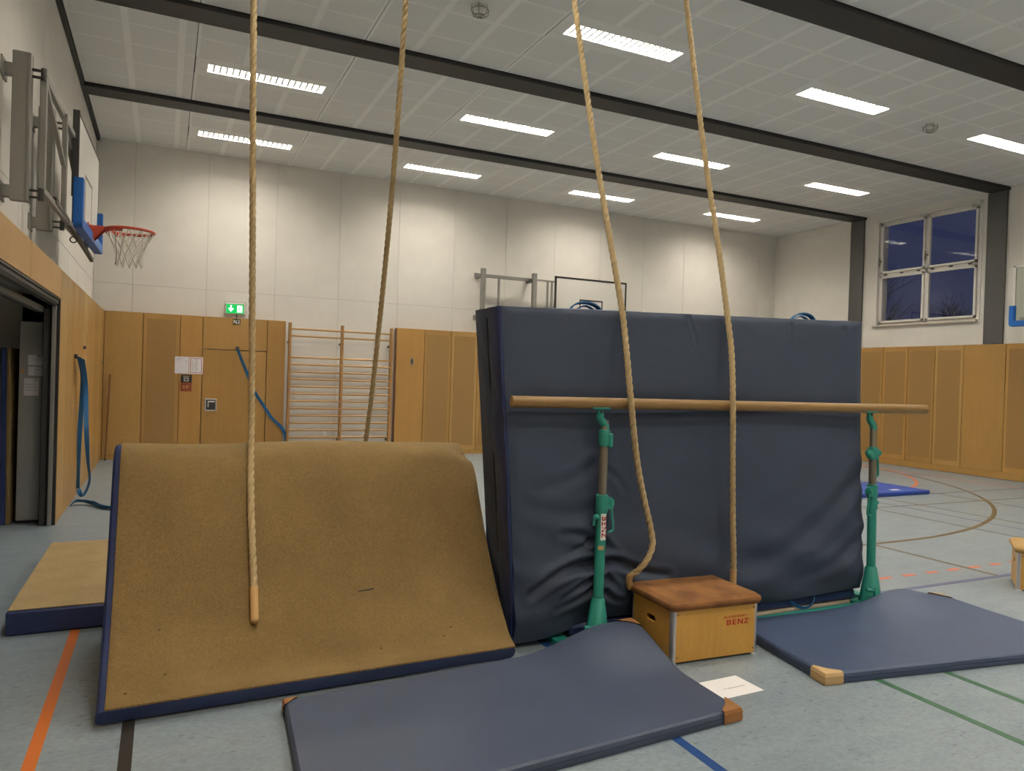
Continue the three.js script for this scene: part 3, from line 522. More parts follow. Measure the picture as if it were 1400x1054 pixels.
{
  const o = thing('felt_mat', 'tan felt mat with blue edges draped over a box as a ramp', 'mat', [0, 0, 0]);
  const NS = 130, x0 = -0.235, x1 = 1.805, th = 0.075;
  const sec = []; { const r = 0.024, q = [[x0, -0.004 - r, 0], [x0, -(th - r), 0]]; // rounded rectangle: x, offset
    const arcs = [[x0 + r, r + 0.004, Math.PI, 1.5 * Math.PI], [x1 - r, r + 0.004, 1.5 * Math.PI, 2 * Math.PI], [x1 - r, th - r, 0, 0.5 * Math.PI], [x0 + r, th - r, 0.5 * Math.PI, Math.PI]];
    for (let a = 0; a < 4; a++) { const [cx, cy, a0, a1] = arcs[a]; for (let k = 0; k <= 5; k++) { const an = a0 + (a1 - a0) * k / 5; sec.push([cx + r * Math.cos(an), cy + r * Math.sin(an)]); }
      if (a === 0 || a === 2) { const [nx] = [arcs[a + 1][0]]; const yy = sec[sec.length - 1][1], xa = cx, xb = arcs[(a + 1) % 4][0]; for (let k = 1; k < 40; k++) sec.push([xa + (xb - xa) * k / 40, yy]); } } }
  const n = sec.length, pos = [], idx = [];
  for (let i = 0; i <= NS; i++) for (let k = 0; k < n; k++) { const p = rampPoint(i / NS, sec[k][0], sec[k][1]); pos.push(p.x, Math.max(0.002, p.y), p.z); if (i < NS) { const a = i * n + k, b = i * n + (k + 1) % n; idx.push(a, a + n, b, b, a + n, b + n); } }
  for (const i of [0, NS]) { const c = pos.length / 3, m = rampPoint(i / NS, (x0 + x1) / 2, th / 2); pos.push(m.x, Math.max(0.03, m.y), m.z); for (let k = 0; k < n; k++) { const a = i * n + k, b = i * n + (k + 1) % n; i ? idx.push(c, b, a) : idx.push(c, a, b); } }
  const g = new THREE.BufferGeometry(); g.setAttribute('position', new THREE.Float32BufferAttribute(pos, 3)); g.setIndex(idx); g.computeVertexNormals();
  const vm = MAT.navy.clone(); vm.side = THREE.DoubleSide; part('vinyl_back', toCreasedNormals(muv(g), 0.7), vm, o, 'navy vinyl underside and rounded edge');
  // felt face: thin slab on top
  const fp = [], fi = [], fu = [], NXF = 60; const xa = x0 + 0.036, xb = x1 - 0.004;
  for (let i = 0; i <= NS; i++) for (let k = 0; k <= NXF; k++) { const s = 0.004 + i / NS * 0.992, x = xa + (xb - xa) * k / NXF, p = rampPoint(s, x, -0.004); fp.push(p.x, p.y, p.z); fu.push(x, s * 2.9); if (i < NS && k < NXF) { const a = i * (NXF + 1) + k; fi.push(a, a + 1, a + NXF + 2, a, a + NXF + 2, a + NXF + 1); } }
  const e0 = fp.length / 3; // hem down to the vinyl
  const rim = []; for (let k = 0; k <= NXF; k++) rim.push([0, k]); for (let i = 1; i <= NS; i++) rim.push([i, NXF]); for (let k = NXF - 1; k >= 0; k--) rim.push([NS, k]); for (let i = NS - 1; i >= 0; i--) rim.push([i, 0]);
  rim.forEach(([i, k], q) => { const s = 0.004 + i / NS * 0.992, x = xa + (xb - xa) * k / NXF, p = rampPoint(s, x, 0.006); fp.push(p.x, p.y, p.z); fu.push(x, s * 2.9); if (q < rim.length - 1) { const a = i * (NXF + 1) + k, b = rim[q + 1][0] * (NXF + 1) + rim[q + 1][1]; fi.push(a, e0 + q, b, b, e0 + q, e0 + q + 1); } });
  const fg = new THREE.BufferGeometry(); fg.setAttribute('position', new THREE.Float32BufferAttribute(fp, 3)); fg.setAttribute('uv', new THREE.Float32BufferAttribute(fu, 2)); fg.setIndex(fi); fg.computeVertexNormals();
  const fm = MAT.felt.clone(); fm.side = THREE.DoubleSide; part('felt_face', fg, fm, o, 'tan needle felt face');
  // a short slit and a few small holes in the felt
  const slit = []; for (let k = 0; k <= 4; k++) { const p = onZ(490 + k * 5, 809 - k * 1.1, -3.9); slit.push(p); }
  const sAt = (px, py) => { let best = null; for (let i = 0; i <= 400; i++) { const s = i / 400 * 0.6; let x = 0.5; for (let it = 0; it < 4; it++) { const p = rampPoint(s, x, -0.005); const r = onZ(px, py, p.z); x = r.x; } const p = rampPoint(s, x, -0.005), r = onZ(px, py, p.z), e = Math.abs(r.y - p.y); if (!best || e < best.e) best = { e, p }; } return best.p; };
  part('slit', tube([sAt(490, 809), sAt(497, 807), sAt(504, 806), sAt(511, 804)], 0.0035, 12, 5), MAT.black, o, 'short dark slit in the felt');
  for (const [a, b] of [[616, 857], [521, 886], [607, 869], [218, 861], [226, 922], [171, 948], [632, 620]]) { const p = sAt(a, b); part('worn_spot', new THREE.SphereGeometry(0.006, 8, 6).scale(1, 0.8, 0.6).translate(p.x, p.y, p.z), mat(lin(0.10, 0.065, 0.03), { roughness: 1 }), o); }
}
{ // the vaulting box that carries it, hidden under the mat
  const o = thing('vaulting_box', 'wooden vaulting box underneath the draped tan felt mat', 'vaulting box', [0.8, 0, -4.62]);
  for (let k = 0; k < 4; k++) { const a = 0.23 - k * 0.015, b = a - 0.013, y = k * 0.22, len = 0.72 - k * 0.02; part('box_section', join([lim(-len, len, y + 0.004, y + 0.216, 0.12 - k * 0.012, 0.145 - k * 0.012), lim(-len, len, y + 0.004, y + 0.216, -0.145 + k * 0.004, -0.12 + k * 0.004), lim(-len, -len + 0.03, y + 0.004, y + 0.216, -0.12, 0.12 - k * 0.012), lim(len - 0.03, len, y + 0.004, y + 0.216, -0.12, 0.12 - k * 0.012)]), MAT.wood[k], o); }
  part('padded_top', cbox(1.3, 0.13, 0.20, 0.05, 0, 0.945, 0), MAT.suede, o);
}
{ // felt mat lying behind on the left
  const o = thing('felt_mat', 'flat tan felt mat with navy sides lying on the floor by the equipment room', 'mat', [0, 0, 0]);
  part('vinyl_body', lim(-0.79, 1.2, 0.002, 0.143, -6.86, -5.02, 0.012), MAT.navy, o); part('felt_face', lim(-0.782, 1.19, 0.143, 0.15, -6.85, -5.03, 0.003), mat(0xffffff, { map: T.feltPale, roughness: 0.97 }), o, 'pale tan felt face');
}

// ================================================================== FLOOR MATS WITH LEATHER CORNERS
function floorMat(name, label, C, lift, material, corners) {
  const o = thing(name, label, 'mat', [0, 0, 0]); const th = 0.06, NX = 90, NZ = 50, r = 0.02;
  const at = (u, v) => { const p = C.FL.clone().lerp(C.FR, u).lerp(C.BL.clone().lerp(C.BR, u), v); return p; };
  const top = [], idx = []; const S = [0, 0.5, 1];
  const ins = (t, n, len) => t; // even spacing
  const ring = (k, h, inset) => {};
  const grid = (h, inset) => { const pts = []; for (let j = 0; j <= NZ; j++) for (let i = 0; i <= NX; i++) { let u = i / NX, v = j / NZ; u = inset / 2 + u * (1 - inset); v = inset + v * (1 - 2 * inset); const p = at(u, v); p.y = h + lift(p.x, p.z) + (h > 0.03 ? 0.004 * (fbm(p.x * 2.5 + 9, p.z * 2.5 + 30, 64, 64, 3, 3) - 0.5) : 0); pts.push(p); } return pts; };
  // stacked outlines make the rounded, padded edge
  const levels = [[0.0, 0.004], [0.006, 0], [0.028, -0.002], [0.03, 0.003], [0.033, -0.002], [th - 0.008, 0.002], [th, 0.012]];
  const per = []; for (let i = 0; i <= NX; i++) per.push([i / NX, 0]); for (let j = 1; j <= NZ; j++) per.push([1, j / NZ]); for (let i = NX - 1; i >= 0; i--) per.push([i / NX, 1]); for (let j = NZ - 1; j >= 1; j--) per.push([0, j / NZ]);
  const pos = [], id = []; const n = per.length;
  levels.forEach(([h, inset], l) => per.forEach(([u, v], k) => { const p = at(inset / 2 + u * (1 - inset), inset + v * (1 - 2 * inset)); p.y = h + lift(p.x, p.z); pos.push(p.x, p.y, p.z); if (l) { const a = (l - 1) * n + k, b = (l - 1) * n + (k + 1) % n; id.push(a, b, a + n, b, b + n, a + n); } }));
  const g0 = grid(th, 0.012), base = pos.length / 3; for (const p of g0) pos.push(p.x, p.y, p.z);
  for (let j = 0; j < NZ; j++) for (let i = 0; i < NX; i++) { const a = base + j * (NX + 1) + i; id.push(a, a + 1, a + NX + 2, a, a + NX + 2, a + NX + 1); }
  const g = new THREE.BufferGeometry(); g.setAttribute('position', new THREE.Float32BufferAttribute(pos, 3)); g.setIndex(id); g.computeVertexNormals();
  const mm = material.clone(); mm.side = THREE.DoubleSide; part('vinyl_cover', toCreasedNormals(muv(g), 0.6), mm, o);
  for (const [key, m, l] of corners) { // leather patch wrapped over the corner
    const c = C[key].clone(), ix = key[1] === 'L' ? 1 : -1, iz = key[0] === 'F' ? -1 : 1;
    const ux = C.FR.clone().sub(C.FL).setY(0).normalize().multiplyScalar(ix), uz = C.BL.clone().sub(C.FL).setY(0).normalize().multiplyScalar(-iz);
    const pp = [], pi = []; const R = key === 'BL' ? 0.06 : 0.11, K = 12, prof = [[-0.006, 0.002], [-0.009, 0.02], [-0.007, 0.032], [-0.009, 0.045], [-0.002, 0.0625], [0.012, 0.0675]];
    for (let a = 0; a <= K; a++) for (let q = 0; q < prof.length + 3; q++) {
      const t = a / K; // along the outline: from one side round the corner to the other
      const side = t < 0.5 ? [R * (1 - 2 * t), 0] : [0, R * (2 * t - 1)];
      const rr = 0.02; let bx = side[0], bz = side[1]; if (bx < rr && bz < rr) { }
      const onx = t < 0.5; let off, h;
      if (q < prof.length) { [off, h] = prof[q]; } else { const f = (q - prof.length + 1) / 3; h = 0.0675; off = 0.012; const cx = R * 0.42, cz2 = R * 0.42; bx = bx + (cx - bx) * f * 0.9; bz = bz + (cz2 - bz) * f * 0.9; h -= 0.001 * f; }
      const px = bx + (onx && t < 0.499 ? (bx < 0.02 ? off * 0.7 : 0) : off), pz = bz + (!onx && t > 0.501 ? (bz < 0.02 ? off * 0.7 : 0) : off);
      const p = c.clone().addScaledVector(ux, px).addScaledVector(uz, pz); p.y = h + lift(p.x, p.z) + 0.0005; pp.push(p.x, p.y, p.z);
      const Q = prof.length + 3; if (a < K && q < Q - 1) { const z = a * Q + q; pi.push(z, z + 1, z + Q + 1, z, z + Q + 1, z + Q); }
    }
    const cg = new THREE.BufferGeometry(); cg.setAttribute('position', new THREE.Float32BufferAttribute(pp, 3)); cg.setIndex(pi); const cm = m.clone(); cm.side = THREE.DoubleSide; const nn = cg.toNonIndexed(); nn.computeVertexNormals();
    part('leather_corner', toCreasedNormals(muv(nn), 0.5), cm, o, l);
  }
  return o;
}
floorMat('gym_mat', 'slate grey gym mat in front of the tan felt ramp, brown leather corner', { FL: V(0.47, 0, -2.50), FR: V(2.485, 0, -2.64), BL: V(0.535, 0, -3.49), BR: V(2.52, 0, -3.60) },
  (x, z) => 0.11 * step(1.75, 2.35, x) * step(-3.05, -3.55, z) + 0.012 * step(1.0, 1.6, x) * step(-2.9, -3.5, z), MAT.slate, [['FR', MAT.cornerBrown, 'scuffed brown leather corner'], ['FL', MAT.cornerBrown], ['BL', MAT.cornerBrown], ['BR', MAT.cornerBrown]]);
floorMat('gym_mat', 'slate blue gym mat beside the small wooden vault box, cream leather corner', { FL: V(3.20, 0, -2.785), FR: V(5.20, 0, -2.50), BL: V(3.34, 0, -3.655), BR: V(5.27, 0, -3.58) },
  (x, z) => 0.085 * Math.exp(-Math.pow((x - 4.80) / 0.30, 2)) * step(-3.15, -3.58, z), MAT.slateBlue, [['FL', MAT.cornerCream, 'worn cream leather corner'], ['FR', MAT.cornerCream], ['BR', MAT.cornerCream], ['BL', MAT.cornerCream]]);
{ // mat far away
  const o = thing('gym_mat', 'bright blue mat lying near the wooden right wall', 'mat', [0, 0, 0]);
  part('vinyl_cover', cbox(1.9, 0.06, 0.98, 0.012, 9.72, 0.031, -7.95), MAT.royal, o); part('maker_tag', lim(10.02, 10.2, 0.0605, 0.0618, -7.68, -7.6, 0.0003), MAT.paper, o, 'small white tag');
}

// ================================================================== PARALLEL BARS
{
  const o = thing('parallel_bars', 'teal parallel bars with wooden rails on either side of the soft mat', 'parallel bars', [0, 0, 0]);
  const railTex = woodTex([0.43, 0.32, 0.17], [0.64, 0.51, 0.31], 97, 1); railTex.rotation = Math.PI / 2; railTex.repeat.set(1 / 0.3, 1 / 1.2); const railM = mat(0xffffff, { map: railTex, roughness: 0.4 });
  const rail = (x0, x1, y0, y1, z) => { // oval section wooden rail
    const s = new THREE.Shape(); s.absellipse(0, 0, 0.021, 0.0285, 0, Math.PI * 2); const len = x1 - x0; const g = new THREE.ExtrudeGeometry(s, { depth: len - 0.012, bevelEnabled: true, bevelSize: 0.005, bevelThickness: 0.006, bevelSegments: 2, curveSegments: 14 });
    g.rotateY(Math.PI / 2).rotateZ(Math.atan2(y1 - y0, len)).translate(x0, y0, z); return muv(g);
  };
  const zb = -3.705;
  part('rail', rail(1.752, 5.222, 1.443, 1.436, zb), railM, o, 'front wooden rail'); part('rail', rail(1.86, 5.14, 1.555, 1.56, -4.33), railM, o);
  const base = []; base.push(lim(2.2, 4.75, 0.002, 0.03, zb - 0.03, zb + 0.03, 0.004), lim(2.2, 4.75, 0.002, 0.03, -4.95, -4.88, 0.004), lim(2.12, 2.21, 0.002, 0.04, -4.95, zb + 0.05, 0.004), lim(4.72, 4.8, 0.002, 0.04, -4.95, zb + 0.05, 0.004));
  part('base_frame', join(base), MAT.teal, o);
  const lathe = (pts, x, z, seg = 20) => new THREE.LatheGeometry(pts.map(p => new THREE.Vector2(p[0], p[1])), seg).translate(x, 0, z);
  const post = (xt, xb, z, top, joint, second, hook, railY, front) => {
    // xb: axis at the floor, xt: axis at the top
    const lean = g => { const p = g.attributes.position; for (let i = 0; i < p.count; i++) p.setX(i, p.getX(i) + xb + (xt - xb) * p.getY(i) / railY); return g; };
    const lt = (pts, seg) => lean(new THREE.LatheGeometry(pts.map(p => new THREE.Vector2(p[0], p[1])), seg || 20).translate(0, 0, z));
    const foot = part('foot', join([lean(new THREE.LatheGeometry([[0.0, 0.29], [0.036, 0.29], [0.041, 0.282], [0.074, 0.07], [0.088, 0.03], [0.09, 0.006], [0, 0.005]].map(p => new THREE.Vector2(...p)), 8).translate(0, 0, z).toNonIndexed()), lean(cbox(0.16, 0.035, 0.2, 0.01, -0.02, 0.02, z))]), MAT.teal, o);
    foot.geometry = toCreasedNormals(foot.geometry, 0.9);
    part('foot_latch', join([lean(bar(V(-0.13, 0.15, z + 0.07), V(-0.07, 0.14, z + 0.09), 0.012)), lean(bar(V(-0.07, 0.16, z + 0.09), V(-0.06, 0.05, z + 0.10), 0.012)), lean(cbox(0.12, 0.03, 0.09, 0.008, -0.085, 0.045, z + 0.10)), lean(new THREE.SphereGeometry(0.016, 10, 8).translate(0.0, 0.075, z + 0.092))]), MAT.teal, o);
    part('lower_tube', lt([[0, 0.27], [0.031, 0.27], [0.031, joint], [0, joint]]), MAT.teal, o);
    const up = second ? 0.026 : 0.025; part('upper_tube', lt([[0, joint - 0.02], [up, joint - 0.02], [up, second ? second - 0.02 : top - 0.14], [second ? 0.021 : up, second ? second - 0.02 : top - 0.14], [0.021, top - 0.06], [0, top - 0.06]]), MAT.zinc, o, 'bare grey steel tube');
    // collar with clamp ear and lever
    const s = hook; part('collar', join([lt([[0.026, joint - 0.075], [0.036, joint - 0.07], [0.037, joint + 0.025], [0.035, joint + 0.032], [0.026, joint + 0.033]]), lean(new THREE.CylinderGeometry(0.036, 0.036, 0.03, 16).rotateX(Math.PI / 2).translate(s * 0.036, joint - 0.018, z + 0.012)), lean(new THREE.CylinderGeometry(0.012, 0.012, 0.05, 12).rotateX(Math.PI / 2).translate(s * 0.05, joint - 0.015, z + 0.012))]), MAT.teal, o);
    part('clamp_lever', lean(tube([V(s * 0.055, joint - 0.045, z + 0.02), V(s * 0.062, joint - 0.10, z + 0.02), V(s * 0.072, joint - 0.165, z + 0.02), V(s * 0.066, joint - 0.182, z + 0.02), V(s * 0.035, joint - 0.19, z + 0.025)], 0.0075, 30, 8)), MAT.teal, o);
    part('locking_bolt', join([lean(new THREE.SphereGeometry(0.02, 12, 8).translate(-s * 0.036, joint - 0.10, z + 0.005)), lean(bar(V(-s * 0.045, joint - 0.09, z), V(-s * 0.05, joint - 0.15, z), 0.008))]), MAT.teal, o);
    if (second) {
      part('collar', join([lt([[0.024, second - 0.05], [0.036, second - 0.045], [0.038, second + 0.03], [0.024, second + 0.045]]), lean(cbox(0.15, 0.05, 0.05, 0.018, 0.0, second, z + 0.005)), lean(new THREE.SphereGeometry(0.028, 12, 8).translate(-0.05, second - 0.015, z + 0.02))]), MAT.teal, o);
      part('clamp_lever', lean(tube([V(0.05, second - 0.02, z), V(0.055, second - 0.1, z), V(0.054, second - 0.165, z), V(0.03, second - 0.172, z)], 0.0085, 24, 8)), MAT.teal, o);
    } else part('height_clamp', join([lt([[0.022, top - 0.215], [0.034, top - 0.205], [0.037, top - 0.14], [0.032, top - 0.115], [0.022, top - 0.112]]), lean(cbox(0.03, 0.085, 0.05, 0.008, 0.022, top - 0.175, z + 0.02).rotateZ(0.0))]), MAT.teal, o);
    // offset swivel head and rail saddle
    const d = front; part('swivel_head', join([lean(tube([V(0, top - 0.118, z), V(0.002, top - 0.092, z), V(-0.02, top - 0.065, z), V(-0.036, top - 0.045, z), V(-0.036, top - 0.02, z)], 0.0235, 24, 12)), lean(cbox(0.038, 0.06, 0.03, 0.008, -0.036, top - 0.005, z)), lean(cbox(0.125, 0.012, 0.045, 0.005, -0.036, railY - 0.028, z)), lean(cbox(0.034, 0.03, 0.028, 0.004, -0.036, railY - 0.045, z))]), MAT.teal, o);
    part('pivot_pin', lean(new THREE.CylinderGeometry(0.008, 0.008, 0.04, 10).rotateX(Math.PI / 2).translate(-0.036, top - 0.005, z + 0.0)), MAT.steelDark, o);
  };
  post(2.365, 2.352, zb, 1.40, 0.87, 0, 1, 1.44);
  post(4.645, 4.685, zb, 1.40, 0.855, 1.115, -1, 1.44);
  post(2.36, 2.352, -4.33, 1.52, 0.87, 0, 1, 1.55); post(4.645, 4.685, -4.33, 1.52, 0.855, 1.115, -1, 1.55);
  // sticker with lettering turned a quarter on the near post, and a scrap of tape
  const xs = 2.357, st = part('sticker', new THREE.CylinderGeometry(0.0318, 0.0318, 0.156, 16, 1, true, -0.55, 1.35).translate(xs, 0.715, zb), MAT.paper, o, 'white sticker with red lettering');
  const lt = lettering('BENZ', 0.026, 0.0008); lt.scale(1.42, 1.25, 1).rotateZ(-Math.PI / 2); { const p = lt.attributes.position; for (let i = 0; i < p.count; i++) { const a = p.getX(i) / 0.0321 + 0.13, r = 0.0333 + p.getZ(i); p.setXYZ(i, xs + r * Math.sin(a), 0.715 + p.getY(i), zb + r * Math.cos(a)); } lt.computeVertexNormals(); }
  part('sticker_lettering', lt, MAT.print, st, 'red block letters');
  part('tape_scrap', new THREE.CylinderGeometry(0.0316, 0.0316, 0.026, 12, 1, true, -0.9, 1.2).translate(2.355, 0.592, zb), MAT.cornerCream, o, 'scrap of pale tape');
}

// ================================================================== SMALL VAULT BOXES
function vaultBox(label, pos, turn, topMat) {
  const o = thing('vault_box', label, 'vault box', pos, turn); // origin: middle of the base
  const w = 0.6, d = 0.43, h = 0.30, y0 = 0.012;
  const sideShape = new THREE.Shape(); sideShape.moveTo(-d / 2 + 0.02, y0); sideShape.lineTo(d / 2 - 0.02, y0); sideShape.lineTo(d / 2 - 0.02, h); sideShape.lineTo(-d / 2 + 0.02, h); sideShape.closePath();
  const hole = new THREE.Path(); hole.absarc(0.03, 0.205, 0.017, -Math.PI / 2, Math.PI / 2, false); hole.absarc(-0.03, 0.205, 0.017, Math.PI / 2, Math.PI * 1.5, false); sideShape.holes.push(hole);
  for (const s of [-1, 1]) {
    const g = new THREE.ExtrudeGeometry(sideShape, { depth: 0.015, bevelEnabled: false }); g.rotateY(s * Math.PI / 2).translate(s * (w / 2 - 0.015), 0, 0); part('side_board', muv(g), MAT.boxWood, o);
    part('front_board', lim(-w / 2 + 0.02, w / 2 - 0.02, y0, h, s * (d / 2 - 0.015), s * d / 2, 0.002), MAT.boxWood, o);
    for (const q of [-1, 1]) { part('corner_post', new THREE.CylinderGeometry(0.022, 0.022, h - 0.004, 16).translate(q * (w / 2 - 0.021), (h + y0) / 2, s * (d / 2 - 0.021)), MAT.alu, o, 'rounded aluminium corner'); part('rubber_foot', new THREE.CylinderGeometry(0.02, 0.022, 0.014, 14).translate(q * (w / 2 - 0.021), 0.0075, s * (d / 2 - 0.021)), MAT.paper, o); }
  }
  const cu = cbox(w + 0.05, 0.052, d + 0.05, 0.022, 0, h + 0.026, 0); const ct = new THREE.BoxGeometry(w + 0.05, 0.05, d + 0.05, 30, 6, 24); { // rounded cushion
    const p = ct.attributes.position, a = (w + 0.05) / 2, b = 0.025, c = (d + 0.05) / 2, r = 0.024, rv = 0.05; const v = V(0, 0, 0);
    for (let i = 0; i < p.count; i++) { v.fromBufferAttribute(p, i); const x = Math.max(-a + rv, Math.min(a - rv, v.x)), z = Math.max(-c + rv, Math.min(c - rv, v.z)); let dx = v.x - x, dz = v.z - z; const l = Math.hypot(dx, dz), m = Math.max(Math.abs(dx), Math.abs(dz)); if (l > 0) { dx *= m / l; dz *= m / l; } const e = Math.hypot(dx, dz) / rv; const ys = v.y * (1 - 0) ; const k = Math.abs(v.y) / b; const inset = 0.014 * k * k * e; const n = Math.hypot(dx, dz) || 1; const hump = v.y > 0.02 ? 0.006 * (1 - Math.pow(e, 4)) + 0.006 * (fbm(v.x * 6 + 7, v.z * 6 + 7, 64, 64, 23, 3) - 0.5) - 0.008 * Math.pow(e, 3) : 0; p.setXYZ(i, x + dx - dx / n * inset, v.y + hump, z + dz - dz / n * inset); }
    ct.computeVertexNormals(); ct.translate(0, h + 0.027, 0); }
  const cg = muv(ct.toNonIndexed()); part('cushion', toCreasedNormals(cg, 0.9), topMat, o, topMat === MAT.suede ? 'worn brown suede cushion' : 'pale tan cushion');
  for (const s of [-1, 1]) for (const yy of [0.04, h - 0.02]) part('screw', new THREE.CylinderGeometry(0.004, 0.004, 0.004, 8).rotateX(Math.PI / 2).translate(s * (w / 2 - 0.035), yy, d / 2 + 0.001), MAT.steelDark, o);
  const t1 = lettering('BENZ', 0.031, 0.0008); t1.scale(1.5, 1, 1).translate(0.15, 0.205, d / 2); const t2 = lettering('ALU-DESIGN', 0.0135, 0.0008).scale(1.35, 1, 1).translate(0.125, 0.237, d / 2); const t3 = lettering('by', 0.008, 0.0008).translate(0.212, 0.24, d / 2);
  part('lettering', join([t1, t2, t3]), MAT.print, o, 'red printed lettering'); part('lettering_mark', new THREE.RingGeometry(0.0035, 0.005, 12).translate(0.236, 0.21, d / 2 + 0.001), MAT.print, o);
  return o;
}
vaultBox('small wooden vault box with brown suede top in front of the soft mat', [2.90, 0, -3.50], -0.05, MAT.suede);
vaultBox('small wooden vault box with pale tan top standing alone beyond the court line', [6.57, 0, -3.47], -0.95, mat(lin(0.34, 0.21, 0.075), { roughness: 0.9 }));

// paper on the floor
{ const o = thing('paper_sheet', 'white sheet of paper on the floor by the vault box', 'paper', [2.695, 0.0015, -2.955], 0.03); part('sheet', cbox(0.29, 0.0012, 0.205, 0.0003), MAT.paper, o); part('pencil_line', join([lim(-0.05, 0.09, 0.0007, 0.0009, 0.01, 0.0135, 0.0001), lim(-0.02, 0.10, 0.0007, 0.0009, 0.016, 0.019, 0.0001)]), MAT.grey, o); }

// ================================================================== ROPES
function ropeGeo(pts, R, n) {
  const cv = new THREE.CatmullRomCurve3(pts, false, 'centripetal'), len = cv.getLength(), N = Math.ceil(len / 0.004), K = 18, pos = [], uv = [], idx = [];
  const fr = cv.computeFrenetFrames(4, false); let up = V(0, 0, 1);
  for (let i = 0; i <= N; i++) {
    const u = i / N, p = cv.getPointAt(u), t = cv.getTangentAt(u); const a = up.clone().addScaledVector(t, -up.dot(t)).normalize(); up = a.clone(); const b = t.clone().cross(a);
    for (let k = 0; k <= K; k++) { const th = k / K * Math.PI * 2, ph = th * 3 - u * len / 0.05 * Math.PI * 2, r = R * (0.70 + 0.36 * Math.pow(Math.abs(Math.sin(ph / 2)), 0.7)); const q = p.clone().addScaledVector(a, Math.cos(th) * r).addScaledVector(b, Math.sin(th) * r); pos.push(q.x, q.y, q.z); uv.push(k / K * 2, u * len * 6); if (i < N && k < K) { const z = i * (K + 1) + k; idx.push(z, z + 1, z + K + 2, z, z + K + 2, z + K + 1); } }
  }
  const g = new THREE.BufferGeometry(); g.setAttribute('position', new THREE.Float32BufferAttribute(pos, 3)); g.setAttribute('uv', new THREE.Float32BufferAttribute(uv, 2)); g.setIndex(idx); g.computeVertexNormals(); return g;
}
function rope(label, pts, capLen) {
  const o = thing('climbing_rope', label, 'rope', [0, 0, 0], 0); const R = 0.0185, cv = new THREE.CatmullRomCurve3(pts, false, 'centripetal');
  part('rope_body', ropeGeo(pts, R), MAT.rope, o);
  const L = cv.getLength(), cap = []; for (let k = 0; k <= 8; k++) cap.push(cv.getPointAt(1 - capLen / L * (1 - k / 8)));
  part('leather_end', join([tube(cap, R * 1.12, 30, 14), new THREE.SphereGeometry(R * 1.12, 14, 10).translate(cap[8].x, cap[8].y, cap[8].z), new THREE.TorusGeometry(R * 1.08, 0.003, 6, 16).rotateX(Math.PI / 2).translate(cap[0].x, cap[0].y, cap[0].z)]), MAT.leather, o, 'leather sleeve on the rope end');
  const a = pts[0]; part('ceiling_hook', join([lim(a.x - 0.06, a.x + 0.06, CEIL - 0.012, CEIL, a.z - 0.04, a.z + 0.04), bar(V(a.x, CEIL - 0.01, a.z), V(a.x, CEIL - 0.07, a.z), 0.012)]), MAT.steel, o);
  return o;
}
const rp = (x, y, z) => onZ(x, y, z);
{ // rope 1 hangs plumb above the ramp and lies down its face
  const a = rp(347, 0, -4.62), P = [V(a.x - 0.01, CEIL - 0.05, -4.64), a, rp(345.5, 300, -4.6), rp(344, 560, -4.5)];
  const onRamp = (px, py) => { let best = null; for (let i = 40; i <= 240; i++) { const s = i / 400; let x = 0.44; for (let it = 0; it < 3; it++) { const p = rampPoint(s, x, -0.024); x = onZ(px, py, p.z).x; } const p = rampPoint(s, x, -0.024), e = Math.abs(onZ(px, py, p.z).y - p.y); if (!best || e < best.e) best = { e, p }; } return best.p; };
  P.push(onRamp(343, 618), onRamp(343, 680), onRamp(345, 745), onRamp(347, 800), onRamp(348, 847));
  rope('climbing rope hanging down onto the tan felt ramp', P, 0.17);
}
{ const a = rp(555, 0, -4.64), b = rp(541, 200, -4.9), c = rp(523, 400, -5.25), d = rp(500, 602, -5.62), up = a.clone().add(a.clone().sub(b).multiplyScalar(1)); const t = (CEIL - 0.05 - a.y) / (a.y - b.y);
  rope('climbing rope slanting down behind the tan felt ramp', [a.clone().addScaledVector(a.clone().sub(b), t * 0.95).setY(CEIL - 0.05), a, b, c, d, V(d.x - 0.02, 0.62, -5.85), V(d.x - 0.03, 0.19, -5.98), V(d.x + 0.12, 0.175, -6.1)], 0.17); }
{ const a = rp(785, 0, -4.40), b = rp(813, 200, -4.12), c = rp(838, 350, -3.87), m = rp(851, 428, -3.762), t = (CEIL - 0.05 - a.y) / (a.y - b.y);
  rope('climbing rope draped over the wooden rail onto the vault box', [a.clone().addScaledVector(a.clone().sub(b), t).setY(CEIL - 0.05), a, b, c, m, rp(856.5, 480, -3.70), rp(863, 552, -3.65), rp(871, 630, -3.655), rp(880, 680, -3.655), rp(889, 720, -3.65), rp(892, 745, -3.64), rp(884, 766, -3.63), rp(872, 780, -3.66), rp(861, 789, -3.70), rp(861, 802, -3.725)], 0.10); }
{ const a = rp(938, 0, -4.40), b = rp(962, 200, -4.12), c = rp(984, 350, -3.87), m = rp(994, 428, -3.762), t = (CEIL - 0.05 - a.y) / (a.y - b.y);
  rope('climbing rope hanging over the rail and down behind the vault box', [a.clone().addScaledVector(a.clone().sub(b), t).setY(CEIL - 0.05), a, b, c, m, rp(1000, 480, -3.70), rp(1002, 552, -3.65), rp(1001.5, 640, -3.67), rp(1002, 720, -3.69), rp(1003, 765, -3.70), rp(1002, 810, -3.72), rp(1002, 840, -3.72)], 0.30); }

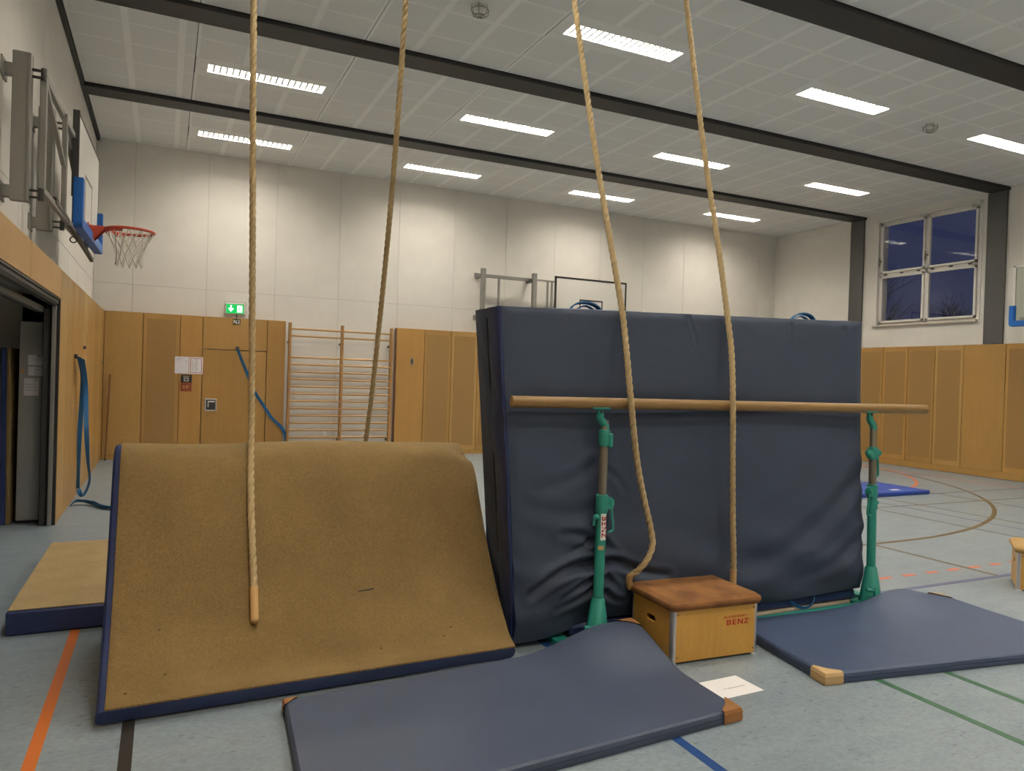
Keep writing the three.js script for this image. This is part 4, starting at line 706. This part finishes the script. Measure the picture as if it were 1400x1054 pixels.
// ================================================================== BASKETBALL HOOP ON THE LEFT WALL
function netGeo(R, h) {
  const g = [], n = 12, lev = [[R, 0], [R * 0.8, -h * 0.25], [R * 0.62, -h * 0.5], [R * 0.54, -h * 0.75], [R * 0.58, -h]];
  for (let k = 0; k < n; k++) for (const s of [-1, 1]) { const pts = lev.map(([r, y], i) => { const a = (k + s * i * 0.5) / n * Math.PI * 2; return V(Math.cos(a) * r, y + 0.008 * Math.sin(k * 5 + i * 3), Math.sin(a) * r); }); g.push(tube(pts, 0.007, 16, 5)); }
  return join(g);
}
function rimParts(o, x, y, z, dir) { // dir: +1 rim points towards +x
  part('rim', join([new THREE.TorusGeometry(0.235, 0.015, 10, 48).rotateX(Math.PI / 2).translate(x + dir * 0.39, y, z), new THREE.TorusGeometry(0.23, 0.009, 10, 24, 2.6).rotateX(Math.PI / 2).rotateY(dir > 0 ? Math.PI - 1.3 + 2.6 : 1.3).scale(1, 2.2, 1).translate(x + dir * 0.39, y - 0.02, z)]), MAT.rim, o, 'orange red steel ring');
  const s = new THREE.Shape(); s.moveTo(0, 0.015); s.lineTo(0.17, 0.015); s.lineTo(0.16, -0.012); s.lineTo(0.05, -0.14); s.lineTo(0, -0.14); s.closePath();
  for (const q of [-1, 1]) { const g = new THREE.ExtrudeGeometry(s, { depth: 0.008, bevelEnabled: false }); if (dir < 0) g.rotateY(Math.PI); g.translate(x, y, z + q * 0.075); part('bracket_plate', g, MAT.rim, o); }
  part('mounting_plate', lim(x, x + dir * 0.012, y - 0.15, y + 0.04, z - 0.1, z + 0.1), MAT.rim, o); part('rim_brace', join([lim(x, x + dir * 0.19, y - 0.01, y + 0.012, z - 0.085, z + 0.085, 0.004)]), MAT.rim, o);
  const net = part('net', netGeo(0.228, 0.36), MAT.net, o, 'white knotted net'); net.position.set(x + dir * 0.39, y - 0.012, z);
}
function padU(o, W2, h0) { // U shaped bottom padding of a board lying in the plane x=0, width along z
  const s = new THREE.Shape(), t = 0.055, y1 = 0.42; s.moveTo(-W2 - 0.02, y1); s.lineTo(-W2 - 0.02, 0.02); s.quadraticCurveTo(-W2 - 0.02, -0.03, -W2 + 0.03, -0.03); s.lineTo(W2 - 0.03, -0.03); s.quadraticCurveTo(W2 + 0.02, -0.03, W2 + 0.02, 0.02); s.lineTo(W2 + 0.02, y1); s.lineTo(W2 - t + 0.01, y1); s.lineTo(W2 - t + 0.01, t); s.lineTo(-W2 + t - 0.01, t); s.lineTo(-W2 + t - 0.01, y1); s.closePath();
  const g = new THREE.ExtrudeGeometry(s, { depth: 0.07, bevelEnabled: true, bevelSize: 0.008, bevelThickness: 0.008, bevelSegments: 2, curveSegments: 6 }); g.translate(0, 0, -0.05); g.rotateY(-Math.PI / 2); return g;
}
{
  const o = thing('basketball_hoop', 'basketball hoop with blue padded board and orange rim on the left wall', 'basketball hoop', [0, 0, 0]);
  const B = new THREE.Group(); // only to place the board's parts; geometry is baked
  const bc = V(-0.765, 2.90, -8.93), ang = -0.022; const M4 = new THREE.Matrix4().makeRotationY(ang).setPosition(bc); const bake = g => g.applyMatrix4(M4);
  part('backboard', bake(lim(-0.02, 0.0, 0, 1.05, -0.9, 0.9, 0.003)), MAT.board, o, 'white backboard with dark outline');
  const ln = mat(lin(0.12, 0.11, 0.10), { roughness: 0.5 });
  part('board_edge', bake(join([lim(-0.03, 0.004, 1.03, 1.055, -0.905, 0.905, 0.002), lim(-0.03, 0.004, 0, 1.055, -0.905, -0.885, 0.002), lim(-0.045, 0.012, 0.25, 1.055, 0.885, 0.915, 0.002)])), MAT.steelDark, o);
  part('target_frame', bake(join([lim(0, 0.0015, 0.15, 0.60, -0.295, -0.265, 0.0004), lim(0, 0.0015, 0.15, 0.60, 0.265, 0.295, 0.0004), lim(0, 0.0015, 0.57, 0.60, -0.295, 0.295, 0.0004)])), ln, o, 'painted target rectangle');
  part('board_padding', bake(padU(o, 0.9, 0)), MAT.pad, o, 'bright blue foam edge padding');
  rimParts(o, -0.762, 3.02, -8.93, 1);
  // wall uprights
  for (const [z, x0, x1] of [[-6.5, -1.06, -0.95], [-7.8, -1.07, -0.955]]) {
    part('wall_upright', join([lim(x0, x1, 2.765, 3.86, z - 0.03, z + 0.03, 0.004), lim(x1 - 0.008, x1 + 0.012, 2.765, 3.85, z - 0.05, z + 0.05)]), MAT.steel, o, 'grey steel wall upright');
    for (const y of [2.83, 3.72]) { part('wall_bracket', join([lim(XL, x0 + 0.01, y - 0.045, y + 0.045, z - 0.03, z + 0.03), lim(XL, XL + 0.012, y - 0.07, y + 0.07, z - 0.1, z + 0.1)]), MAT.steel, o); part('hinge_arm', join([lim(x1, x1 + 0.085, y + 0.02, y + 0.032, z - 0.02, z + 0.02), lim(x1, x1 + 0.085, y - 0.03, y - 0.018, z - 0.02, z + 0.02), bar(V(x1 + 0.085, y - 0.045, z), V(x1 + 0.085, y + 0.045, z), 0.02)]), MAT.steelDark, o); }
  }
  // two swing gates
  for (const [z0, z1] of [[-6.5, -8.25], [-7.8, -9.45]]) {
    const X = -0.865, yt = 3.71, yb = 2.87, xe = -0.82;
    part('swing_arm', join([sqbar(V(X, yt, z0), V(xe, yt - 0.0, z1), 0.04, 0.05), sqbar(V(X, yb, z0), V(xe, yb, z1), 0.04, 0.05), sqbar(V(X, yb, z0 - 0.02), V(X, yt, z0 - 0.02), 0.045), sqbar(V(xe, yb, z1), V(xe, yt, z1), 0.045), sqbar(V(X, yt - 0.02, z0 - 0.05), V(xe - 0.005, 3.28, z0 + (z1 - z0) * 0.5), 0.035), sqbar(V(xe, 2.87, z0 + (z1 - z0) * 0.52), V(xe, yt, z0 + (z1 - z0) * 0.5), 0.04)]), MAT.steel, o, 'square tube swing arm');
    for (const y of [3.63, 2.98]) part('board_bracket', join([lim(xe, -0.785, y - 0.03, y - 0.02, z1 - 0.03, z1 + 0.03), lim(xe, -0.785, y + 0.02, y + 0.03, z1 - 0.03, z1 + 0.03)]), MAT.steelDark, o);
  }
  part('lower_strut', join([sqbar(V(-0.84, 2.90, -7.0), V(-0.80, 2.80, -9.9), 0.035, 0.05)]), MAT.steelDark, o); part('locking_ring', new THREE.TorusGeometry(0.028, 0.006, 8, 20).translate(-0.835, 2.79, -8.35), MAT.steelDark, o);
}
{ // ---- hoop on the back wall, folded to the side, seen above the soft mat
  const o = thing('basketball_hoop', 'white backboard with black outline on a grey frame on the back wall', 'basketball hoop', [0, 0, 0]);
  const z = -13.9; part('backboard', lim(7.52, 9.3, 2.74, 3.79, z - 0.02, z, 0.003), MAT.board, o);
  part('board_outline', join([lim(7.50, 9.32, 3.755, 3.795, z - 0.025, z + 0.004, 0.001), lim(7.50, 7.54, 2.74, 3.795, z - 0.025, z + 0.004, 0.001), lim(9.28, 9.32, 2.74, 3.795, z - 0.025, z + 0.004, 0.001), lim(7.50, 9.32, 2.735, 2.775, z - 0.025, z + 0.004, 0.001)]), MAT.black, o, 'black outline of the board');
  part('target_frame', join([lim(8.115, 8.145, 2.89, 3.34, z, z + 0.002, 0.0005), lim(8.675, 8.705, 2.89, 3.34, z, z + 0.002, 0.0005), lim(8.115, 8.705, 3.31, 3.34, z, z + 0.002, 0.0005)]), MAT.black, o);
  const rim = new THREE.TorusGeometry(0.235, 0.011, 8, 32).rotateX(Math.PI / 2).translate(8.41, 2.89, z + 0.39); part('rim', rim, MAT.rim, o); part('rim_brace', lim(8.33, 8.49, 2.87, 2.90, z, z + 0.18), MAT.rim, o);
  const n = part('net', netGeo(0.228, 0.36), MAT.net, o); n.position.set(8.41, 2.88, z + 0.39);
  for (const x of [5.83, 7.0]) { part('wall_upright', lim(x - 0.045, x + 0.045, 2.6, 3.80, z - 0.04, z + 0.05), MAT.steel, o, 'grey steel wall upright'); for (const y of [2.8, 3.66]) part('wall_bracket', join([lim(x - 0.045, x + 0.02, y - 0.04, y + 0.04, ZB, z), lim(x - 0.15, x - 0.04, y - 0.05, y + 0.05, z - 0.12, z - 0.09)]), MAT.steel, o); }
  part('cross_rail', join([lim(5.83, 7.0, 3.63, 3.70, z - 0.09, z - 0.05), lim(5.83, 7.0, 2.77, 2.83, z - 0.09, z - 0.05)]), MAT.steel, o);
  part('swing_arm', join([lim(7.0, 7.5, 3.655, 3.69, z - 0.05, z - 0.015), lim(7.32, 7.36, 2.7, 3.68, z - 0.05, z - 0.015), lim(6.18, 6.22, 2.7, 3.66, z - 0.05, z - 0.01), lim(7.42, 7.46, 2.7, 3.68, z - 0.05, z - 0.015), lim(6.2, 7.5, 2.7, 2.74, z - 0.05, z - 0.015)]), MAT.steel, o);
}
{ // ---- clear board by the right wall, mostly beyond the frame
  const o = thing('basketball_hoop', 'clear backboard with blue edge padding near the right wall column', 'basketball hoop', [0, 0, 0]);
  const X = 13.5, y0 = 2.80, zc = -7.13; const put = g => g.rotateY(Math.PI).translate(X, y0, zc);
  part('backboard', put(lim(-0.012, 0, 0.03, 1.02, -0.86, 0.86, 0.002)), new THREE.MeshPhysicalMaterial({ color: lin(0.9, 0.93, 0.9), transmission: 1, thickness: 0, roughness: 0.05, ior: 1.5 }), o, 'clear acrylic board');
  part('board_edge', put(join([lim(-0.03, 0.006, 1.0, 1.04, -0.9, 0.9), lim(-0.03, 0.006, 0.0, 0.04, -0.9, 0.9), lim(-0.03, 0.006, 0, 1.04, -0.9, -0.86), lim(-0.03, 0.006, 0, 1.04, 0.86, 0.9)])), MAT.frameWhite, o, 'white board rim');
  const pg = padU(o, 0.9, 0); { const p = pg.attributes.position; for (let i = 0; i < p.count; i++) if (p.getY(i) > 0.2) p.setY(i, p.getY(i) - 0.1); } part('board_padding', put(pg), MAT.pad, o, 'bright blue foam edge padding');
  rimParts(o, X, y0 + 0.15, zc, -1);
  part('wall_arm', join([sqbar(V(X + 0.02, 3.6, zc - 0.5), V(WR + 0.05, 3.6, zc - 0.3), 0.05), sqbar(V(X + 0.02, 3.6, zc + 0.5), V(WR + 0.05, 3.6, zc + 0.3), 0.05), sqbar(V(X + 0.02, 3.0, zc), V(WR + 0.05, 2.85, zc), 0.05), lim(WR + 0.02, XR, 2.6, 3.8, zc - 0.4, zc - 0.3), lim(WR + 0.02, XR, 2.6, 3.8, zc + 0.3, zc + 0.4)]), MAT.steel, o);
}

// ================================================================== WALL BARS
{
  const o = thing('wall_bars', 'two bay wooden wall bars between the plywood panels', 'wall bars', [0, 0, 0]);
  const z = -13.99, wm = mat(lin(0.37, 0.195, 0.065), { roughness: 0.45 }), rm = mat(lin(0.47, 0.27, 0.10), { roughness: 0.4 });
  for (const x of [2.065, 3.022, 3.975]) part('post', lim(x - 0.022, x + 0.022, 0.02, 2.475, z - 0.06, z + 0.05, 0.006), wm, o);
  const ys = [2.36, 2.232, 1.84, 1.71, 1.572]; for (let k = 1; k <= 11; k++) ys.push(1.572 - k * 0.1345);
  for (const y of ys) for (const [a, b] of [[2.085, 3.003], [3.041, 3.956]]) { const zz = y > 2.3 ? z + 0.03 : z; part('rung', new THREE.CylinderGeometry(0.0175, 0.0175, b - a, 10).scale(1, 1, 0.8).rotateZ(Math.PI / 2).translate((a + b) / 2, y, zz), rm, o); }
  for (const x of [2.065, 3.022, 3.975]) for (const y of [0.3, 2.12]) part('wall_bracket', lim(x - 0.012, x + 0.012, y - 0.02, y + 0.02, ZB, z - 0.06), MAT.steelDark, o);
}
// ================================================================== SIGNS AND SMALL THINGS ON THE BACK WALL
{
  const o = thing('exit_sign', 'lit green exit sign with white arrow above the plywood door', 'exit sign', [0, 0, 0]);
  part('sign_body', lim(0.955, 1.285, 2.575, 2.765, ZB, -14.145, 0.008), MAT.frameWhite, o);
  const t = canvasTex(256, 144, (c, w, h) => { c.fillStyle = '#0a9a46'; c.fillRect(0, 0, w, h); c.fillStyle = '#f4fff6'; c.fillRect(58, 18, 22, 62); c.beginPath(); c.moveTo(28, 70); c.lineTo(69, 122); c.lineTo(110, 70); c.lineTo(92, 62); c.lineTo(69, 90); c.lineTo(46, 62); c.closePath(); c.fill(); c.fillRect(160, 18, 72, 108); c.strokeStyle = '#0a9a46'; c.lineWidth = 9; c.lineCap = 'round'; c.beginPath(); c.moveTo(196, 52); c.lineTo(186, 82); c.lineTo(206, 98); c.lineTo(200, 118); c.moveTo(186, 82); c.lineTo(170, 104); c.moveTo(193, 60); c.lineTo(214, 72); c.moveTo(193, 60); c.lineTo(174, 72); c.stroke(); c.beginPath(); c.arc(203, 36, 8, 0, 7); c.fillStyle = '#0a9a46'; c.fill(); });
  part('lit_panel', new THREE.PlaneGeometry(0.30, 0.165).translate(1.12, 2.67, -14.143), mat(0x333333, { map: t, emissive: 0xffffff, emissiveMap: t, emissiveIntensity: 1.7, roughness: 0.5 }), o, 'green panel with down arrow and door symbol');
  const L = new THREE.RectAreaLight(lin(0.25, 1, 0.45), 0.7, 0.3, 0.165); L.position.set(1.12, 2.67, -14.14); L.rotation.y = Math.PI; o.add(L);
  part('wire_guard', join([bar(V(0.94, 2.79, -14.13), V(1.30, 2.79, -14.13), 0.003, 6), bar(V(0.94, 2.56, -14.13), V(1.30, 2.56, -14.13), 0.003, 6), bar(V(0.94, 2.56, -14.13), V(0.94, 2.79, -14.13), 0.003, 6), bar(V(1.30, 2.56, -14.13), V(1.30, 2.79, -14.13), 0.003, 6), ...[[0.94, 2.79], [0.94, 2.56], [1.3, 2.79], [1.3, 2.56]].map(([x, y]) => bar(V(x, y, -14.13), V(x, y, ZB), 0.003, 6))]), MAT.steel, o);
}
{ const o = thing('number_plate', 'small black plate reading N2 below the exit sign', 'sign', [0, 0, 0]); part('plate', lim(1.085, 1.21, 2.385, 2.48, WB, WB + 0.006, 0.001), MAT.black, o); part('lettering', lettering('N2', 0.062, 0.002).translate(1.147, 2.432, WB + 0.006), MAT.paper, o, 'white letters'); part('hanger', lim(1.135, 1.15, 2.48, 2.57, WB, WB + 0.006, 0.001), MAT.steelDark, o); }
{
  const o = thing('notice_sheet', 'white notice with dark lines pinned beside the door, unframed', 'notice', [0, 0, 0]); const t = canvasTex(128, 172, (c, w, h) => { c.fillStyle = '#e6e2ea'; c.fillRect(0, 0, w, h); c.fillStyle = '#9a95a5'; for (let k = 0; k < 3; k++) c.fillRect(14, 16 + k * 9, 62 - k * 12, 3); c.fillRect(100, 40, 10, 8); });
  part('sheet', lim(0.157, 0.379, 1.478, 1.775, WB, WB + 0.002, 0.0004), MAT.paper, o); part('print', new THREE.PlaneGeometry(0.218, 0.293).translate(0.268, 1.6265, WB + 0.0028), mat(0xffffff, { map: t, roughness: 0.8 }), o);
}
{
  const o = thing('notice_sheet', 'white notice with red border pinned beside the door', 'notice', [0, 0, 0]); const t = canvasTex(128, 172, (c, w, h) => { c.fillStyle = '#e8e4ea'; c.fillRect(0, 0, w, h); c.strokeStyle = '#a03848'; c.lineWidth = 5; c.strokeRect(12, 12, w - 24, h - 24); c.fillStyle = '#8a8894'; c.fillRect(48, 20, 34, 4); for (let k = 0; k < 9; k++) { c.fillRect(24, 34 + k * 13, 16 + (k * 7) % 12, 3); c.fillRect(54, 34 + k * 13, 30 - (k * 5) % 14, 4); } });
  part('sheet', lim(0.388, 0.608, 1.478, 1.775, WB, WB + 0.002, 0.0004), MAT.paper, o); part('print', new THREE.PlaneGeometry(0.216, 0.293).translate(0.498, 1.6265, WB + 0.0028), mat(0xffffff, { map: t, roughness: 0.8 }), o);
}
{
  const o = thing('alarm_plate', 'black and red symbol plate below the notices', 'sign', [0, 0, 0]);
  part('black_plate', lim(0.258, 0.435, 1.325, 1.462, WB, WB + 0.006, 0.001), MAT.black, o); part('red_plate', lim(0.258, 0.435, 1.175, 1.323, WB, WB + 0.006, 0.001), mat(lin(0.24, 0.045, 0.015), { roughness: 0.5 }), o);
  part('white_symbol', join([lim(0.305, 0.385, 1.345, 1.41, WB + 0.006, WB + 0.008, 0.0005), lim(0.295, 0.395, 1.425, 1.437, WB + 0.006, WB + 0.008, 0.0005)]), MAT.grey, o); part('symbol_core', lim(0.328, 0.362, 1.362, 1.395, WB + 0.008, WB + 0.009, 0.0003), MAT.black, o);
  part('pale_marks', join([lim(0.305, 0.32, 1.215, 1.27, WB + 0.006, WB + 0.0075, 0.0004), lim(0.29, 0.31, 1.255, 1.27, WB + 0.006, WB + 0.0075, 0.0004), lim(0.345, 0.385, 1.255, 1.27, WB + 0.006, WB + 0.0075, 0.0004), lim(0.352, 0.365, 1.215, 1.26, WB + 0.006, WB + 0.0075, 0.0004)]), MAT.leather, o);
}
{ const z = WB + 0.03, q = (x, y, d = 0) => { const p = onZ(x, y, z + d); return p; }; const o = thing('webbing_strap', 'blue webbing strap hanging across the plywood door', 'strap', [0, 0, 0]);
  part('band', ribbon([q(325, 478), q(330, 491), q(337, 508), q(348, 535, 0.02), q(360, 554, 0.02), q(372, 572, 0.03), q(386, 586, 0.02), q(391, 600, 0.01), q(392, 618, 0.01)], 0.055, 0.004, t => V(0.8, 0.25 - t * 0.1, 0.6 - 0.5 * t)), MAT.blueStrap, o); part('end_hook', lim(1.14, 1.2, 1.93, 1.99, WB, WB + 0.02), MAT.steelDark, o); }
{ const o = thing('wall_hook_plate', 'oval grey socket plate on the plywood beside the wall bars', 'socket', [0, 0, 0]); const g = new THREE.CylinderGeometry(0.04, 0.04, 0.012, 20).rotateX(Math.PI / 2).scale(0.8, 2.1, 1).translate(4.42, 1.85, WB + 0.006); part('plate', g, MAT.steel, o); part('opening', new THREE.CylinderGeometry(0.024, 0.024, 0.004, 16).rotateX(Math.PI / 2).scale(0.8, 2.2, 1).translate(4.42, 1.85, WB + 0.013), MAT.steelDark, o); }
{ const o = thing('pole', 'thin dark pole leaning in the far plywood corner', 'pole', [0, 0, 0]); part('shaft', bar(V(-0.82, 1.43, -14.02), V(-0.855, 0.03, -13.9), 0.014, 10), MAT.woodEdge, o); part('tip', bar(V(-0.855, 0.03, -13.9), V(-0.8555, 0.004, -13.898), 0.016, 10), MAT.black, o); }
{ // strap on the left wall, its end on the floor
  const X = WL + 0.045, q = (x, y, d = 0) => { const p = onX(x, y, X + d); return p; }; const o = thing('webbing_strap', 'long blue webbing strap hanging on the left plywood wall down to the floor', 'strap', [0, 0, 0]);
  const zz = -9.95, A = onX(108, 488, X); const P1 = [V(X, A.y, A.z), V(X + 0.01, 1.45, -10.0), V(X + 0.012, 1.1, -9.98), V(X + 0.004, 0.75, -9.95), V(X + 0.006, 0.4, -9.9), V(X + 0.01, 0.14, -9.85)];
  const wd = t => V(0.85, 0, 0.55 + 0.4 * Math.sin(t * 9));
  part('band', ribbon(P1, 0.052, 0.004, wd), MAT.blueStrap, o); part('band', ribbon([V(X + 0.035, A.y - 0.02, A.z), V(X + 0.05, 1.3, -10.0), V(X + 0.07, 0.85, -9.95), V(X + 0.10, 0.45, -9.92), V(X + 0.12, 0.2, -9.88), V(X + 0.06, 0.06, -9.8), V(X + 0.01, 0.13, -9.85)], 0.05, 0.004, t => V(0.8, 0, 0.5 - 0.9 * Math.sin(t * 7))), MAT.blueStrap, o);
  part('band', ribbon([V(-0.9, 0.006, -9.42), V(-0.86, 0.03, -9.5), V(-0.80, 0.02, -9.55), V(-0.70, 0.012, -9.45), V(-0.58, 0.008, -9.2), V(-0.45, 0.006, -9.1), V(-0.3, 0.006, -9.1)].map(p => p.setY(p.y + 0.02)), 0.07, 0.004, V(0.2, 0.55, 1)), MAT.blueStrap, o, 'end of the strap lying on the floor');
  part('wall_hook', join([lim(WL, WL + 0.03, A.y - 0.02, A.y + 0.03, A.z - 0.03, A.z + 0.03)]), MAT.steelDark, o);
  const pm = []; for (const y of [1.42, 1.18, 0.98, 0.32, 0.25]) pm.push(lim(X + 0.07, X + 0.0735, y, y + 0.05, -9.95, -9.93, 0.0005)); 
}
for (const [x, y, l] of [[114, 475, 'small dark knob on the left plywood wall above the strap'], [142, 495, 'small grey hook at the far end of the left plywood wall']]) { const p = onX(x, y, WL); const o = thing('coat_peg', l, 'peg', [0, 0, 0]); part('knob', new THREE.SphereGeometry(0.022, 12, 8).translate(WL + 0.012, p.y, Math.max(p.z, -13.9)), x < 120 ? MAT.steelDark : MAT.steel, o); part('base', new THREE.CylinderGeometry(0.012, 0.014, 0.012, 10).rotateZ(Math.PI / 2).translate(WL + 0.005, p.y, Math.max(p.z, -13.9)), MAT.steelDark, o); }

// ================================================================== EQUIPMENT ROOM CONTENTS
{
  const o = thing('steel_cabinet', 'grey steel cabinet with paper notices inside the equipment room doorway', 'cabinet', [0, 0, 0]);
  part('cabinet_body', lim(-1.285, -1.09, 0.02, 1.985, -9.1, -8.58, 0.006), MAT.grey, o); part('cabinet_door', lim(-1.284, -1.092, 0.03, 1.98, -8.578, -8.56, 0.004), mat(lin(0.36, 0.355, 0.34), { roughness: 0.5 }), o); part('plinth', lim(-1.27, -1.1, 0.0, 0.02, -9.08, -8.6), MAT.black, o);
  const Z = -8.559, r = (a, b, c, d) => { const p = onZ(a, b, Z), q = onZ(c, d, Z); return lim(p.x, q.x, q.y, p.y, Z, Z + 0.0015, 0.0003); };
  for (const [a, b, c, d] of [[38.5, 485, 62, 500], [38.5, 501, 61.5, 514], [33, 517, 53, 541]]) part('notice', r(a, b, c, d), MAT.paper, o, 'white paper notice');
  part('notice_print', join([r(50, 487, 60, 488.5), r(44, 491, 58, 492), r(46, 519, 52, 521), r(35, 525, 51, 526), r(35, 529, 51, 530), r(35, 533, 50, 534), r(48, 505, 60, 506)]), MAT.grey, o);
  part('lock', join([r(29, 504, 33, 510)]), MAT.leather, o); 
}
for (let k = 0; k < 3; k++) { const o = thing('stored_mat', ['tan and blue mat standing right beside the grey steel cabinet', 'tan and blue mat standing second from the grey steel cabinet', 'tan and blue mat standing third from the grey steel cabinet'][k], 'mat', [-1.325 - k * 0.085, 0.0, -8.5], 0, 'mats standing in the equipment room'); o.rotation.z = 0.012; part('felt_layer', lim(-0.032, 0, 0.004, 1.72, -0.6, 0, 0.006), MAT.felt, o, 'tan felt side'); part('vinyl_layer', lim(-0.08, -0.032, 0.004, 1.72, -0.6, 0, 0.008), MAT.navy, o, 'blue vinyl side'); }

// ================================================================== OUTSIDE THE WINDOWS
{
  const g = setting('ground_outside', 'dark lawn outside the windows', 'ground'); part('lawn', lim(XR + 0.3, 70, -0.5, -0.2, -60, 40, 0.01), mat(lin(0.03, 0.045, 0.02), { roughness: 1 }), g);
  const bark = mat(lin(0.03, 0.025, 0.022), { roughness: 1 });
  const treeAt = (x, z, h, s, label) => {
    seed = s; const o = thing('bare_tree', label, 'tree', [x, -0.2, z]); const limbs = [], twigs = [];
    const grow = (p, d, len, r, lv) => { const q = p.clone().addScaledVector(d, len); const c = new THREE.CylinderGeometry(r * 0.62, r, len, lv > 2 ? 4 : 7, 1, true); c.applyQuaternion(new THREE.Quaternion().setFromUnitVectors(V(0, 1, 0), d)); c.translate((p.x + q.x) / 2, (p.y + q.y) / 2, (p.z + q.z) / 2); (lv ? twigs : limbs).push(c); if (lv < 6) { const n = lv < 2 ? 4 : 3; for (let i = 0; i < n; i++) { const e = d.clone().add(V(rnd() - 0.5, rnd() * 0.35 - 0.05, rnd() - 0.5).multiplyScalar(1.25)).normalize(); grow(p.clone().lerp(q, 0.55 + 0.45 * (i + 1) / n), e, len * (0.62 + 0.2 * rnd()), r * 0.55, lv + 1); } } };
    grow(V(0, 0, 0), V(0.05, 1, 0.02).normalize(), h * 0.3, h * 0.02, 0); part('trunk', join(limbs), bark, o); part('branches', join(twigs), bark, o);
  };
  treeAt(22, -18.6, 6.6, 21, 'bare tree outside, seen through the lower left window panes'); treeAt(30, -20.5, 6.2, 77, 'bare tree further off outside the window');
  const hedge = thing('hedge', 'dark hedge along the lawn outside', 'hedge', [46, -0.2, -24]); const hs = []; seed = 5; for (let k = 0; k < 40; k++) hs.push(new THREE.IcosahedronGeometry(1.2 + rnd() * 0.9, 1).scale(0.8, 0.9, 1).translate(rnd() * 2, 1.6 + rnd() * 1.3, -16 + k * 0.9)); part('foliage', join(hs), mat(lin(0.02, 0.022, 0.016), { roughness: 1 }), hedge); part('trunks', lim(0.5, 1.2, 0, 1.5, -15, 19), bark, hedge);
}

// ================================================================== hand over
scene.traverse(o => { if (o.isMesh) { o.castShadow = true; o.receiveShadow = true; } });
renderer.render(scene, camera);
